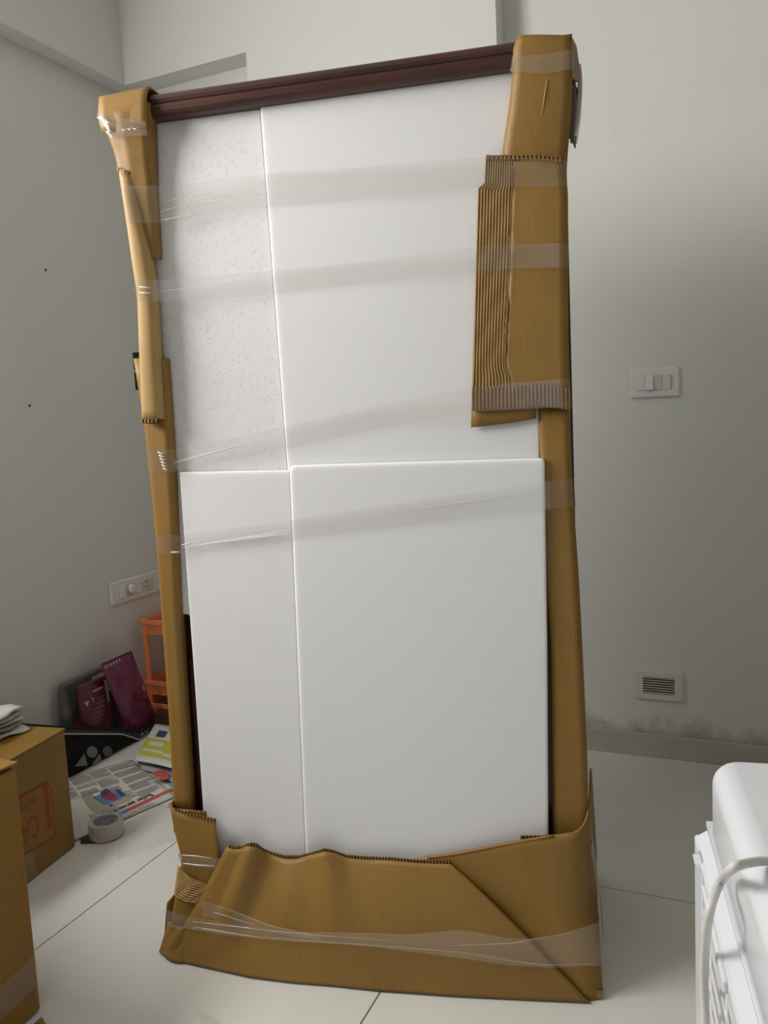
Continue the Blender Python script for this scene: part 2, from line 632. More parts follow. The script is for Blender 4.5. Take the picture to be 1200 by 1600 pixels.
# skirting
struct(boxes('baseboard_back', [((COLX1 + 0.002, YB - 0.012, 0), (XR, YB, 0.078))], M['skirt'], bev=0.002))
struct(boxes('baseboard_left', [((XL, YF, 0), (XL + 0.012, YB, 0.078))], M['skirt'], bev=0.002))
struct(boxes('baseboard_column', [((COLX0, COLY - 0.012, 0), (COLX1, COLY, 0.078))], M['skirt'], bev=0.002))

# screw holes in the left wall
for px, py in ((71, 422), (46, 634)):
    p = at_x(px, py, XL)
    lathe('screw_hole', [(0.0001, 0.0), (0.0045, 0.0), (0.0045, 0.002), (0.0001, 0.002)], M['dark_hole'], wl, 12).matrix_basis = \
        Matrix.Translation(p) @ Matrix.Rotation(math.pi / 2, 4, 'Y')

# floor: screed with 0.8 x 1.2 m tiles and thin dark joints
fl = struct(boxes('floor', [((XL - T, YF - T, -0.06), (XR + T, YB + T, -0.004))], M['grout']))
TS, TL_, GX, GY, GAP = 0.803, 1.206, -1.494, 1.932, 0.0016
full = None
for i in range(-1, 5):
    for j in range(-6, 2):
        x0, x1 = GX + (i - 0) * TS + GAP, GX + (i + 1) * TS - GAP
        y0, y1 = GY + (j - 0) * TL_ + GAP, GY + (j + 1) * TL_ - GAP
        cx0, cx1, cy0, cy1 = max(x0, XL), min(x1, XR), max(y0, YF), min(y1, YB)
        if cx1 - cx0 < 0.02 or cy1 - cy0 < 0.02:
            continue
        whole = (cx0, cx1, cy0, cy1) == (x0, x1, y0, y1)
        if whole and full is not None:
            o = full.copy()
            COL.objects.link(o)
        else:
            o = boxes('tile', [((cx0 - x0, cy0 - y0, -0.0095), (cx1 - x0, cy1 - y0, 0.0))], M['tile'], fl, bev=0.0006, seg=1)
            if whole:
                full = o
        o.parent = fl
        o.location = (x0, y0, 0)

# ================================================================== THE WRAPPED CABINET
TH = math.radians(11.75)
UX = Vector((math.cos(TH), math.sin(TH), 0))
VX = Vector((-math.sin(TH), math.cos(TH), 0))
ORG = at_z(250, 1492, 0.0)


def P(x, y, v):
    """pixel -> cabinet-local point on the plane at depth v behind the front of the base"""
    d = ray(x, y)
    c = EYE - ORG
    t = (v - c.dot(VX)) / d.dot(VX)
    q = c + d * t
    return Vector((q.dot(UX), q.dot(VX), q.z))


def G(x, y):
    """pixel on the floor -> cabinet-local point"""
    q = at_z(x, y, 0.0) - ORG
    return Vector((q.dot(UX), q.dot(VX), 0.0))


cab = thing('wrapped_cabinet', 'tall dark wood cabinet wrapped in white foam sheets, brown cardboard and clear tape', 'cabinet', ORG, TH)


def PP(pts, v=None):
    return [P(*p) if len(p) == 3 else P(p[0], p[1], v) for p in pts]


# --- carcass
boxes('carcass', [((0.045, 0.088, 0.03), (0.930, 0.46, 1.795))], M['body'], cab, bev=0.003)
o = boxes('door_panel', [((0.10, 0.0845, 0.36), (0.915, 0.0885, 1.60))], M['glass_black'], cab)
o['label'] = 'black glossy door panel showing in the gap beside the foam'
# plinth hidden in the base wrapping
boxes('plinth', [((0.02, 0.07, 0.0), (0.925, 0.47, 0.09))], M['body'], cab, bev=0.003)
# stile: brown wood strip visible low down in the left slit
o = boxes('stile', [((0.085, 0.0785, 0.09), (0.112, 0.088, 0.66))], M['crown'], cab, bev=0.002)

# --- crown moulding: ogee profile swept along the front, returned at the sides
zt, zb = 1.836, 1.792
prof = [(0.062, zb), (0.040, zb), (0.034, zb + 0.003), (0.030, zb + 0.009), (0.0285, zb + 0.016), (0.0285, zb + 0.0215), (0.0305, zb + 0.0235), (0.0285, zb + 0.0255),
        (0.0265, zb + 0.031), (0.0275, zb + 0.037), (0.031, zb + 0.0415), (0.037, zt), (0.47, zt), (0.47, zb)]
vs, fs = [], []
for u in (0.006, 0.944):
    vs += [(u, v, z) for v, z in prof]
n = len(prof)
fs = [(i, (i + 1) % n, n + (i + 1) % n, n + i) for i in range(n)] + [tuple(range(n))[::-1], tuple(range(n, 2 * n))]
o = mesh('crown_moulding', vs, fs, M['crown'], cab)
o['label'] = 'polished red-brown wooden top moulding'


# --- foam sheets (expanded polystyrene boards)
def foam_sheet(px, v, t, m_, label, bev=0.003, name='foam_sheet'):
    f = PP(px, v)
    b = [Vector((p.x, p.y + t, p.z)) for p in f]
    o_ = prism(name, f, b, m_, cab, bev, 3, True)
    o_['label'] = label
    return o_


def arc(cx, cy, r, a0, a1, n=6):
    return [(cx + r * math.cos(math.radians(a0 + (a1 - a0) * k / n)), cy - r * math.sin(math.radians(a0 + (a1 - a0) * k / n))) for k in range(n + 1)]


foam_sheet([(229, 188), (404.5, 163), (448, 728), (476, 1340), (332, 1340), (314, 970), (292, 960), (264, 960)], 0.0660, 0.018, M['foam_pit'],
           'narrow upper foam board on the left, pitted with small holes', 0.0012)
foam_sheet([(405.5, 163), (812, 105), (845, 300), (840, 1340), (476, 1340), (449, 735)], 0.0580, 0.014, M['foam'],
           'wide smooth upper foam board on the right', 0.0035)
foam_sheet([(280, 738), (452, 735), (477.5, 1350), (322, 1345), (305, 1085)], 0.0500, 0.014, M['foam'],
           'narrow lower foam board on the left', 0.0028)
foam_sheet(arc(461, 736, 9, 180, 90) + arc(845, 722, 6, 90, 0) + [(855, 1000), (857, 1340), (479, 1365), (475.7, 1300)], 0.0440, 0.0135, M['foam'],
           'large smooth lower foam board with rounded corners', 0.0045)


# --- cardboard pieces
def card(name, left, right, m_, K=14, R=24, top=None, bottom=None, foldL=0.0, foldR=0.0, rad=0.006, bulge=0.0, thick=0.004, wob=0.0, label=None, seed=1):
    """a board with its outline on the cabinet front, edges rolled back by foldL / foldR"""
    L, Rr = PP(left), PP(right)
    tp = PP(top) if top else [L[0], Rr[0]]
    bt = PP(bottom) if bottom else [L[-1], Rr[-1]]
    rows = coons(L, Rr, tp, bt, R, K)
    rs = random.Random(seed)
    ph = [rs.uniform(0, 6) for _ in range(4)]
    out = []
    for i, row in enumerate(rows):
        t = i / (R - 1)
        wid = (row[-1] - row[0]).length
        new = []
        for j, p in enumerate(row):
            s = j / (K - 1)
            q = p.copy()
            q.y -= bulge * math.sin(math.pi * s)
            q.y += wob * (math.sin(ph[0] + 9 * t + 2 * s) + 0.6 * math.sin(ph[1] + 23 * t - 3 * s)) * 0.5
            dl, dr = s * wid, (1 - s) * wid
            if foldL and dl < rad:
                q.y += rad - math.sqrt(max(0, rad * rad - (rad - dl) ** 2))
            if foldR and dr < rad:
                q.y += rad - math.sqrt(max(0, rad * rad - (rad - dr) ** 2))
            new.append(q)
        if foldL:
            a = new[0]
            new = [a + Vector((0.003, foldL, 0)), a + Vector((0.0005, foldL * 0.5, 0)), a + Vector((0, foldL * 0.12, 0))] + new
        if foldR:
            a = new[-1]
            new = new + [a + Vector((0, foldR * 0.12, 0)), a + Vector((-0.0005, foldR * 0.5, 0)), a + Vector((-0.003, foldR, 0))]
        out.append(new)
    o_ = grid(name, out, m_, cab, thick)
    if label:
        o_['label'] = label
    return o_


def flute_edge(parent, pts, h=0.006, amp=0.0026, pitch=0.0075, m_=None):
    """cut edge of corrugated board: the wave between the liners, with a dark strip behind painting the shade in the hollows"""
    pts = [Vector(p) for p in pts]
    L = sum((b - a).length for a, b in zip(pts, pts[1:]))
    n = max(4, int(L / pitch))
    rs = resample(pts, n * 2 + 1)
    vs, fs = [], []
    for k in range(n):
        a, b = rs[2 * k], rs[2 * k + 1]
        zz = h * (0.8 + 0.4 * random.random())
        y = amp * 0.5
        o0 = len(vs)
        vs += [a + Vector((0, -y, -0.004)), b + Vector((0, -y, -0.004)), b + Vector((0, -y, zz * 0.9)), a + Vector((0, -y, zz)),
               a + Vector((0, 0.001, -0.004)), b + Vector((0, 0.001, -0.004)), b + Vector((0, 0.001, zz * 0.9)), a + Vector((0, 0.001, zz))]
        fs += [tuple(o0 + q for q in f) for f in ((0, 1, 2, 3), (5, 4, 7, 6), (3, 2, 6, 7), (1, 5, 6, 2), (4, 0, 3, 7))]
    o_ = mesh('flute_edge', vs, fs, m_ or M['card'], parent)
    o_['kind'] = 'stuff'
    vs = []
    for p in rs:
        vs += [p + Vector((0, 0.002, -0.006)), p + Vector((0, 0.002, h * 0.85))]
    o2 = mesh('flute_hollow_shade', vs, [(2 * k, 2 * k + 2, 2 * k + 3, 2 * k + 1) for k in range(len(rs) - 1)], M['card_dark'], parent)
    return o_


def flutes(name, left, right, m_, n, parent=None, amp=0.0024, R=20, top=None, bottom=None, jag=0.0, label=None):
    """exposed corrugation: n ridges running from top to bottom"""
    L, Rr = PP(left), PP(right)
    tp = PP(top) if top else [L[0], Rr[0]]
    bt = PP(bottom) if bottom else [L[-1], Rr[-1]]
    K = n * 6 + 1
    rows = coons(L, Rr, tp, bt, R, K)
    for i, row in enumerate(rows):
        for j, p in enumerate(row):
            p.y -= amp * math.cos(2 * math.pi * j / 6) * (1 + 0.2 * math.sin(i * 1.3 + j // 6))
            if i in (0, R - 1):
                p.z += jag * math.sin(j * 1.9)
    o_ = grid(name, rows, m_, parent or cab, 0.0008)
    if label:
        o_['label'] = label
    return o_


# left post, main protector running from under the crown to the base
card('corner_protector', [(206, 560, .044), (222, 655, .044), (242, 835, .044), (258, 1060, .044), (272, 1275, .040)],
     [(256, 560, .042), (262, 640, .042), (268, 737, .042), (277, 960, .042), (289, 1150, .042), (296, 1275, .038)],
     M['card'], foldL=0.10, foldR=0.030, rad=0.010, wob=0.0015, seed=3)
# upper left protector that loops over the crown
card('corner_protector', [(155, 176, .018), (163, 200, .018), (178, 240, .028), (188, 290, .033), (207, 390, .040), (214, 440, .042)],
     [(226, 156, .016), (229, 200, .018), (232, 255, .028), (238, 320, .034), (244, 400, .040), (244, 402, .042)],
     M['card'], top=[(155, 172, .018), (185, 166, .010), (226, 154, .016)], bottom=[(214, 440, .042), (232, 402, .041), (244, 399, .041)],
     foldL=0.07, foldR=0.026, rad=0.008, wob=0.001, seed=4)
# loop round the end of the crown: a band carried over the top
lo = PP([(154, 172, .014), (155, 190, .012), (160, 208, .016)])
ro = PP([(229, 153, .014), (230, 175, .012), (231, 200, .016)])
lo = [Vector((lo[0].x + 0.004, 0.40, 1.845)), Vector((lo[0].x + 0.002, 0.06, 1.846)), Vector((lo[0].x, 0.024, 1.846))] + lo
ro = [Vector((ro[0].x, 0.40, 1.849)), Vector((ro[0].x, 0.06, 1.850)), Vector((ro[0].x, 0.024, 1.849))] + ro
rows = []
for a, b in zip(resample(lo, 26), resample(ro, 26)):
    rows.append([a.lerp(b, k / 7) for k in range(8)])
o = grid('top_band', rows, M['card'], cab, 0.004)
# second edge of the folded band, right beside the moulding
card('band_edge', [(226, 158, .020), (229, 200, .026), (233, 270, .033)], [(233, 160, .024), (234, 200, .030), (238, 290, .038)],
     M['card'], K=6, R=12, foldR=0.03, rad=0.003, thick=0.003)

# rounded strip in front of it
p = card('edge_strip', [(183, 263, 0.026), (192, 320, 0.024), (203, 400, 0.024), (212, 460, 0.026), (216, 560, 0.024), (220, 655, 0.024)],
         [(205, 270, 0.026), (213, 320, 0.024), (228, 390, 0.024), (238, 450, 0.026), (243, 540, 0.024), (250, 655, 0.024)],
         M['card_in'], K=16, R=30, foldL=0.06, foldR=0.020, rad=0.012, bulge=0.004, wob=0.001, seed=9)
flute_edge(p, [q + Vector((0, -0.002, -0.003)) for q in PP([(221, 654, 0.024), (235, 656, 0.020), (249, 654, 0.024)])], h=0.004)
flute_edge(p, [q + Vector((0, -0.002, 0.0)) for q in PP([(184, 264, 0.026), (195, 269, 0.022), (205, 270, 0.026)])], h=0.004)

# right post: lower protector
card('corner_protector', [(838, 630, .056), (843, 716, .056), (851, 900, .056), (860, 1000, .056), (862, 1100, .056), (865, 1330, .056)],
     [(889, 630, .055), (893, 760, .055), (903, 900, .055), (911, 1060, .055), (917, 1200, .055), (919, 1330, .055)],
     M['card'], foldL=0.016, foldR=0.10, rad=0.012, wob=0.001, seed=5)
# right post: top wrap, folded over the crown
L = [(809, 56, .012), (803, 72, .014), (802, 110, .016), (797, 160, .026), (789, 215, .042), (783, 262, .051)]
Rr = [(893, 56, .012), (894, 90, .012), (893, 120, .016), (891, 180, .030), (886, 230, .044), (884, 262, .051)]
card('top_wrap', L, Rr, M['card'], foldL=0.022, foldR=0.045, rad=0.009, bulge=0.003, wob=0.0012, seed=6)
lo, ro = PP([(809, 56, .012)])[0], PP([(893, 56, .012)])[0]
rows = []
for k in range(9):
    t = k / 8
    rows.append([Vector((lo.x * (1 - s) + ro.x * s, 0.013 + 0.40 * t, (lo.z * (1 - s) + ro.z * s) + 0.002 * math.sin(3 * t))) for s in [q / 7 for q in range(8)]])
grid('top_wrap_flap', rows, M['card'], cab, 0.004)
# crease in the top wrap
tube('crease', PP([(855, 126, .013), (851, 150, .018), (847, 180, .026)]), 0.0012, M['card_in'], cab, 6)
# folded facet at the right of the top wrap
fa = PP([(893, 56, .014), (893, 120, .018), (903, 128, .075), (905, 100, .080), (901, 72, .075)])
o = prism('side_facet', fa, [q + Vector((-0.003, 0.003, 0)) for q in fa], M['card'], cab)
# hanging plastic edge at the right end of the crown
rows = []
cl = PP([(903, 98, .085), (905, 115, .085), (904, 140, .085), (902, 170, .085), (898, 200, .085), (892, 222, .085)])
for k, q in enumerate(resample(cl, 18)):
    dd = min(1.0, 0.05 + (17 - k) / 5)
    rows.append([q + Vector((-0.001, 0.0, 0)), q + Vector((0.0045 * dd, 0.012 * dd, 0)), q + Vector((0.006 * dd, 0.05 * dd, 0)), q + Vector((0.004 * dd, 0.14 * dd, 0))])
o = grid('edge_guard', rows, M['hazegrey'], cab, 0.003)
o['label'] = 'grey plastic edge hanging beside the top right corner'
rows = []
for q in resample(PP([(895, 122, .05), (896, 160, .05), (892, 200, .05), (891, 214, .05)]), 10):
    rows.append([q + Vector((-0.006, -0.004, 0)), q + Vector((0.004, 0.02, 0)), q + Vector((0.010, 0.07, 0))])
grid('edge_guard_lining', rows, M['brown_dark'], cab, 0.002)

# right post: sheet taped across it, its left strip peeled to the flutes
base_l = [(759, 246, .050), (757, 292, .050), (747, 296, .050), (744, 400, .050), (739, 560, .050), (736, 668, .050)]
card('backing_board', base_l, [(838, 246, .050), (838, 654, .050)], M['card'], K=8, R=24,
     bottom=[(736, 668, .050), (790, 662, .050), (837, 654, .050)], thick=0.003)
fl_l = [(760, 243, .045), (758, 290, .045), (748, 294, .045), (745, 400, .045), (741, 560, .045), (738, 642, .045)]
fl_r = [(800, 246, .043), (800, 300, .043), (797, 400, .043), (792, 500, .043), (789, 570, .043), (796, 590, .043), (796, 640, .043)]
sh = card('outer_board', fl_r, [(881, 252, .040), (886, 300, .040), (886, 400, .040), (887, 530, .040), (890, 636, .042)],
          M['card'], K=14, R=30, top=[(800, 246, .043), (840, 246, .040), (881, 252, .040)], bottom=[(796, 640, .043), (850, 634, .041), (890, 636, .042)],
          foldR=0.08, rad=0.008, wob=0.0012, thick=0.004, seed=8)
f1 = flutes('exposed_flutes', fl_l, fl_r, M['card_in'], 11, R=30, jag=0.001, label='peeled strip with bare corrugated ridges', amp=0.0028)
flutes('crushed_flutes', [(738, 606, .038), (738, 642, .039)], [(890, 606, .034), (891, 642, .036)], M['card_edge'], 26, R=6,
       top=[(738, 614, .038), (797, 618, .037), (850, 620, .034), (890, 630, .034)], bottom=[(738, 642, .039), (800, 639, .037), (850, 634, .036), (891, 642, .036)], amp=0.0018, jag=0.001)
flute_edge(sh, PP([(761, 246, .042), (800, 246, .039), (840, 246, .037), (880, 251, .037)]), h=0.005)
# torn paper edge beside the ridges
rs = resample(PP([(800, 260, .0395), (799, 330, .0395), (796, 400, .0395), (791, 500, .0395), (788, 572, .0395), (795, 590, .0395)]), 40)
vs, fs = [], []
for k, q in enumerate(rs):
    wdt = 0.0025 * random.random() + 0.0012
    vs += [q + Vector((-wdt, -0.001 - 0.002 * random.random(), 0)), q + Vector((0.002, 0.0, 0))]
for k in range(len(rs) - 1):
    fs.append((2 * k, 2 * k + 2, 2 * k + 3, 2 * k + 1))
o = mesh('torn_edge', vs, fs, M['card_in'], cab)

# --- base wrapping
top = [(357, 1324, .012), (366, 1327, .013), (378, 1326, .015), (391, 1321, .008), (401, 1322, .016), (412, 1330, .026), (425, 1336, .030), (445, 1341, .029),
       (468, 1341, .024), (490, 1335, .015), (508, 1330, .010), (522, 1333, .018), (540, 1340, .026), (575, 1343, .028), (610, 1344, .024), (650, 1348, .022), (705, 1350, .020)]
bot = [(250, 1490), (261, 1497), (290, 1505), (325, 1513), (391, 1528), (455, 1536), (521, 1541), (594, 1549), (640, 1552), (707, 1557), (834, 1563), (922, 1567)]
Lp = [(357, 1324, .012), (338, 1360, .008), (313, 1408, .004), (290, 1446, .000)]
Lp = PP(Lp) + [G(250, 1490)]
Rp = PP([(705, 1350, .020), (735, 1376, .012), (770, 1410, .004), (815, 1455, -.004), (860, 1502, -.012), (900, 1543, -.016)]) + [G(922, 1567)]
tp = PP(top)
bt = [G(*q) for q in bot]
R_, K_ = 26, 60
rows = coons(Lp, Rp, tp, bt, R_, K_)
for i, row in enumerate(rows):
    t = i / (R_ - 1)
    for j, q in enumerate(row):
        s = j / (K_ - 1)
        # vertical creases fading into the flat lower half
        cr_ = sum(a_ * max(0.0, 1 - abs(s - c_) / w_) for c_, w_, a_ in ((0.13, 0.05, 0.010), (0.20, 0.035, -0.006), (0.31, 0.06, 0.011), (0.40, 0.05, -0.005), (0.62, 0.08, 0.004), (0.08, 0.03, -0.006)))
        q.y -= cr_ * math.sin(math.pi * min(1.0, 0.12 + t)) * (1 - 0.55 * t)
        q.y -= 0.010 * math.sin(math.pi * min(1, t * 1.1)) * math.sin(math.pi * s)
        q.z = max(q.z, 0.004)
fp = grid('base_wrap_front', rows, M['card'], cab, 0.005, offset=-1)
flute_edge(fp, [q + Vector((0, 0.0, 0.0)) for q in tp], h=0.0065, pitch=0.0068)
# rolled light rim along the left diagonal
tube('rolled_rim', resample(Lp[:4], 12), 0.0045, M['card'], fp, 8)
# folded flap at the right, tucked behind the front
ftop = PP([(640, 1344, .040), (668, 1337, .034), (710, 1332, .030), (760, 1322, .027), (812, 1312, .024), (860, 1305, .024), (895, 1300, .026), (908, 1293, .034), (916, 1275, .05), (920, 1245, .075), (921, 1205, .12), (922, 1200, .45)])
fr = PP([(922, 1200, .45), (930, 1330, .45)]) + [Vector((0.955, 0.46, 0.004))]
fb = [G(700, 1552), G(760, 1555), G(860, 1561), G(925, 1566), G(944, 1560), Vector((0.968, 0.46, 0.004))]
fb = [q + Vector((0, 0.012 if k < 3 else 0.004, 0.004)) for k, q in enumerate(fb)]
fl_ = PP([(640, 1344, .040), (650, 1440, .030)]) + [fb[0]]
rows = coons(fl_, fr, ftop, fb, 22, 64)
for row in rows:
    for q in row:
        q.z = max(q.z, 0.004)
ff = grid('base_wrap_flap', rows, M['card'], cab, 0.004, offset=-1)
# doubled top hem of the flap
tube('hem', resample(PP([(669, 1340, .031), (710, 1335, .027), (760, 1325, .024), (812, 1315, .022), (865, 1306, .021)]), 14), 0.003, M['card'], ff, 6)
o = card('tuck', [(813, 1308, .038), (814, 1330, .038)], [(880, 1305, .036), (881, 1330, .036)], M['card'], K=8, R=4, thick=0.003)
flute_edge(o, PP([(813, 1308, .034), (845, 1308, .032), (880, 1304, .032)]), h=0.003)
# crumpled right foot of the fold
o = prism('corner_tuck', [G(905, 1560) + Vector((0, -0.004, 0.004)), G(940, 1563) + Vector((0, -0.002, 0.004)), P(944, 1548, .0), P(905, 1543, -.014)],
          [G(905, 1555) + Vector((0, 0.01, 0.004)), G(940, 1558) + Vector((0, 0.01, 0.004)), P(944, 1548, .012), P(905, 1543, .0)], M['card'], cab, 0.002)

# left upright of the base wrapping
lp = [(264, 1257, .022), (270, 1295, .020), (283, 1345, .020), (277, 1380, .018), (268, 1430, .010), (262, 1465, .004)]
rp = [(337, 1283, .020), (341, 1330, .018), (343, 1365, .018), (330, 1400, .016), (312, 1440, .012), (300, 1470, .006)]
o = card('base_wrap_side', lp, rp, M['card'], K=14, R=24, top=[(264, 1257, .022), (275, 1268, .018), (300, 1274, .020), (337, 1283, .020)],
         foldL=0.30, rad=0.008, wob=0.001, thick=0.004, seed=12)
flute_edge(o, PP([(272, 1266, .018), (300, 1274, .017), (337, 1283, .016)]), h=0.005)
# raised ear of the side board
ear = PP([(264, 1262, .05), (263, 1256, .06), (268, 1257, .06), (275, 1270, .05)])
prism('side_ear', ear, [q + Vector((0, 0.004, 0)) for q in ear], M['card'], cab)
o = card('inner_board', [(270, 1263, .030), (272, 1300, .030)], [(322, 1268, .030), (326, 1300, .030)], M['card'], K=8, R=5, thick=0.003)
flute_edge(o, PP([(290, 1268, .028), (322, 1270, .028)]), h=0.003)
# peeled corner with bare ridges, running down to the right
flutes('peeled_corner', [(278, 1352, .012), (300, 1372, .008), (330, 1384, .008)], [(272, 1397, .010), (290, 1407, .006), (308, 1409, .004)],
       M['card_in'], 9, R=16, top=[(278, 1352, .012), (275, 1375, .010), (272, 1397, .010)], bottom=[(330, 1384, .006), (318, 1396, .004), (308, 1409, .002)],
       amp=0.0034, label='peeled corner with pale bare corrugated ridges')
# crumpled bottom left corner
cr = [P(262, 1448, .004), P(275, 1440, .0), P(292, 1447, -.002), P(300, 1462, -.008), P(300, 1500, -.012)]
rows = []
lft = resample([P(264, 1440, .02), P(256, 1465, .012), G(250, 1490) + Vector((0, 0.0, 0.006))], 12)
rgt = resample([P(305, 1442, .0), P(302, 1475, -.008), G(298, 1507) + Vector((0, -0.006, 0.006))], 12)
for i in range(12):
    row = []
    for j in range(16):
        s = j / 15
        q = lft[i].lerp(rgt[i], s)
        q.y -= 0.011 * abs(math.sin(s * 7.5 + i * 0.32)) * math.sin(math.pi * s) * math.sin(math.pi * min(1, 0.15 + i / 12)) + 0.012 * math.sin(math.pi * s) - 0.012 * s ** 5
        row.append(q)
    rows.append(row)
grid('crumpled_corner', rows, M['card'], cab, 0.003)
# left return and back of the base wrap
rows = []
for k in range(10):
    t = k / 9
    a = P(263, 1440, .02)
    rows.append([Vector((0.012 - 0.016 * (1 - t), 0.03 + 0.43 * s, 0.006 + t * 0.10)) for s in [q / 6 for q in range(7)]])
grid('base_wrap_return', rows, M['card'], cab, 0.004)

# black handle on the left flank
hp = P(209, 580, .085)
for z0, z1 in ((0.002, 0.040), (-0.040, -0.002)):
    boxes('hinge', [((hp.x, 0.085, hp.z + z0), (0.046, 0.105, hp.z + z1))], M['matt_black'], cab, bev=0.001)['label'] = 'black hinge on the left flank'


# --- clear packing tape
def tape(px_top, px_bot, m_, K=48, R=6, wr=0.0012, wrapL=0.12, wrapR=0.12, seed=0, ridge=None):
    """band of film; px lists are (x, y, v) along the top and the bottom edge; ridges are pleats running along it"""
    rs_ = random.Random(seed)
    a, b = resample(PP(px_top), K), resample(PP(px_bot), K)
    rows = []
    ph = [rs_.uniform(0, 6) for _ in range(6)]
    for i in range(R):
        t = i / (R - 1)
        row = []
        for j in range(K):
            s = j / (K - 1)
            q = a[j].lerp(b[j], t)
            amp = wr * (0.25 + (1 - s) ** 2)
            q.y -= 0.0012 + amp * (0.5 + 0.5 * math.sin(ph[0] + 7 * t + 3 * s) * math.sin(ph[1] + 11 * t - 9 * s) + 0.3 * math.sin(ph[2] + 60 * s))
            row.append(q)
        if wrapL:
            row = [row[0] + Vector((0.004, wrapL, 0)), row[0] + Vector((-0.002, 0.012, 0))] + row
        if wrapR:
            row = row + [row[-1] + Vector((0.002, 0.012, 0)), row[-1] + Vector((-0.004, wrapR, 0))]
        rows.append(row)
    o_ = grid('packing_tape', rows, m_, cab)
    return o_


def pleat(tp_, pts, w0=0.0016, m_='pleat'):
    """a raised pleat in the film, its glint painted as white haze"""
    q = resample(PP(pts), 24)
    rows = []
    for k, p in enumerate(q):
        s = k / 23
        h = w0 * math.sin(math.pi * (0.06 + 0.9 * s)) + 0.0002
        rows.append([p + Vector((0, 0, h)), p + Vector((-0.0005, -h * 1.1, h * 0.25)), p + Vector((0, 0, -h))])
    grid('pleat', rows, M[m_], tp_)


# upper band
t = tape([(188, 292, 0.0170), (205, 290, 0.0170), (236, 291, 0.0250), (300, 287, 0.0500), (406, 272, 0.0555), (560, 262, 0.0550), (757, 245, 0.0400), (800, 246, 0.0380), (883, 250, 0.0340)],
         [(197, 350, 0.0170), (214, 348, 0.0170), (243, 350, 0.0250), (300, 344, 0.0500), (412, 325, 0.0555), (560, 312, 0.0550), (754, 293, 0.0400), (800, 293, 0.0380), (885, 291, 0.0340)], M['film'], wrapL=0, seed=1, wr=0.003)
pleat(t, [(252, 344, 0.0405), (275, 340, 0.0420), (320, 334, 0.0500)])
pleat(t, [(250, 331, 0.0405), (262, 327, 0.0405), (300, 318, 0.0480), (385, 308, 0.0530)], 0.0012)
pleat(t, [(262, 314, 0.0405), (290, 306, 0.0460), (340, 298, 0.0520)], 0.0012)
# second band
t = tape([(209, 437, 0.0170), (235, 438, 0.0190), (300, 434, 0.0480), (414, 424, 0.0555), (560, 410, 0.0560), (742, 386, 0.0400), (800, 382, 0.0370), (886, 380, 0.0330)],
         [(213, 470, 0.0170), (238, 472, 0.0190), (300, 470, 0.0480), (420, 460, 0.0555), (560, 444, 0.0560), (742, 424, 0.0400), (800, 420, 0.0370), (886, 418, 0.0330)], M['film'], wrapL=0, seed=2)
pleat(t, [(216, 448, 0.0170), (226, 449, 0.0160), (236, 450, 0.0190)], 0.002)
pleat(t, [(217, 457, 0.0170), (226, 458, 0.0160), (236, 458, 0.0190)], 0.002)
pleat(t, [(240, 456, 0.0330), (300, 450, 0.0480), (410, 437, 0.0550)], 0.0008)
# third band, rising to the foot of the right hand sheet
t = tape([(228, 704, 0.0390), (262, 702, 0.0390), (300, 698, 0.0500), (440, 668, 0.0555), (600, 632, 0.0550), (738, 606, 0.0360), (800, 598, 0.0340), (888, 592, 0.0320)],
         [(232, 740, 0.0390), (268, 738, 0.0390), (300, 732, 0.0500), (446, 702, 0.0555), (600, 668, 0.0550), (738, 644, 0.0360), (800, 640, 0.0340), (891, 636, 0.0320)], M['film'], seed=3)
pleat(t, [(272, 723, 0.0430), (300, 716, 0.0460), (345, 704, 0.0530), (400, 690, 0.0550)], 0.002)
for k in range(6):
    pleat(t, [(246 + k * 1.6, 706 + k * 5, .036), (252 + k * 1.4, 709 + k * 5, .034), (257 + k * 1.2, 708 + k * 5, .037)], 0.002)
# fourth band, over the lower foam boards
t = tape([(244, 836, 0.0390), (276, 836, 0.0400), (300, 834, 0.0470), (440, 816, 0.0470), (456, 812, 0.0425), (600, 790, 0.0415), (760, 766, 0.0415), (850, 752, 0.0420), (895, 748, 0.0520)],
         [(248, 866, 0.0390), (280, 866, 0.0400), (300, 864, 0.0470), (446, 848, 0.0470), (460, 842, 0.0425), (600, 826, 0.0415), (760, 806, 0.0415), (852, 796, 0.0420), (898, 792, 0.0520)], M['film'], seed=4)
pleat(t, [(286, 856, 0.0400), (330, 849, 0.0455), (400, 838, 0.0455), (452, 828, 0.0425)], 0.002)
pleat(t, [(330, 850, 0.0455), (380, 843, 0.0455), (450, 834, 0.0425)], 0.0022)
pleat(t, [(283, 852, 0.0400), (295, 849, 0.0420), (303, 846, 0.0435)], 0.002)
pleat(t, [(266, 863, 0.0370), (275, 863, 0.0380), (282, 862, 0.0410)], 0.002)
pleat(t, [(600, 802, 0.0415), (700, 788, 0.0410), (830, 768, 0.0410)], 0.0008)
# film round the upper left corner
t = tape([(150, 176, .030), (157, 182, .008), (175, 184, .006), (228, 190, .006)], [(162, 208, .030), (175, 216, .008), (185, 214, .010), (231, 212, .010)], M['film2'], K=24, wr=0.003, seed=5, wrapR=0)
pleat(t, [(152, 184, .012), (160, 184, .004), (172, 192, .003)], 0.004)
pleat(t, [(160, 195, .010), (163, 202, .006), (167, 210, .006)], 0.003)
pleat(t, [(166, 206, .004), (171, 208, .003), (176, 205, .004)], 0.004)
for k in range(3):
    pleat(t, [(190 + k * 9, 202 - k, .004), (194 + k * 9, 204 - k, .003), (197 + k * 9, 200 - k, .004)], 0.0012)
# film over the top right corner
tape([(801, 88, .010), (850, 86, .006), (893, 78, .008)], [(797, 112, .010), (850, 116, .006), (894, 108, .008)], M['film2'], K=16, seed=6, wrapL=0.01)
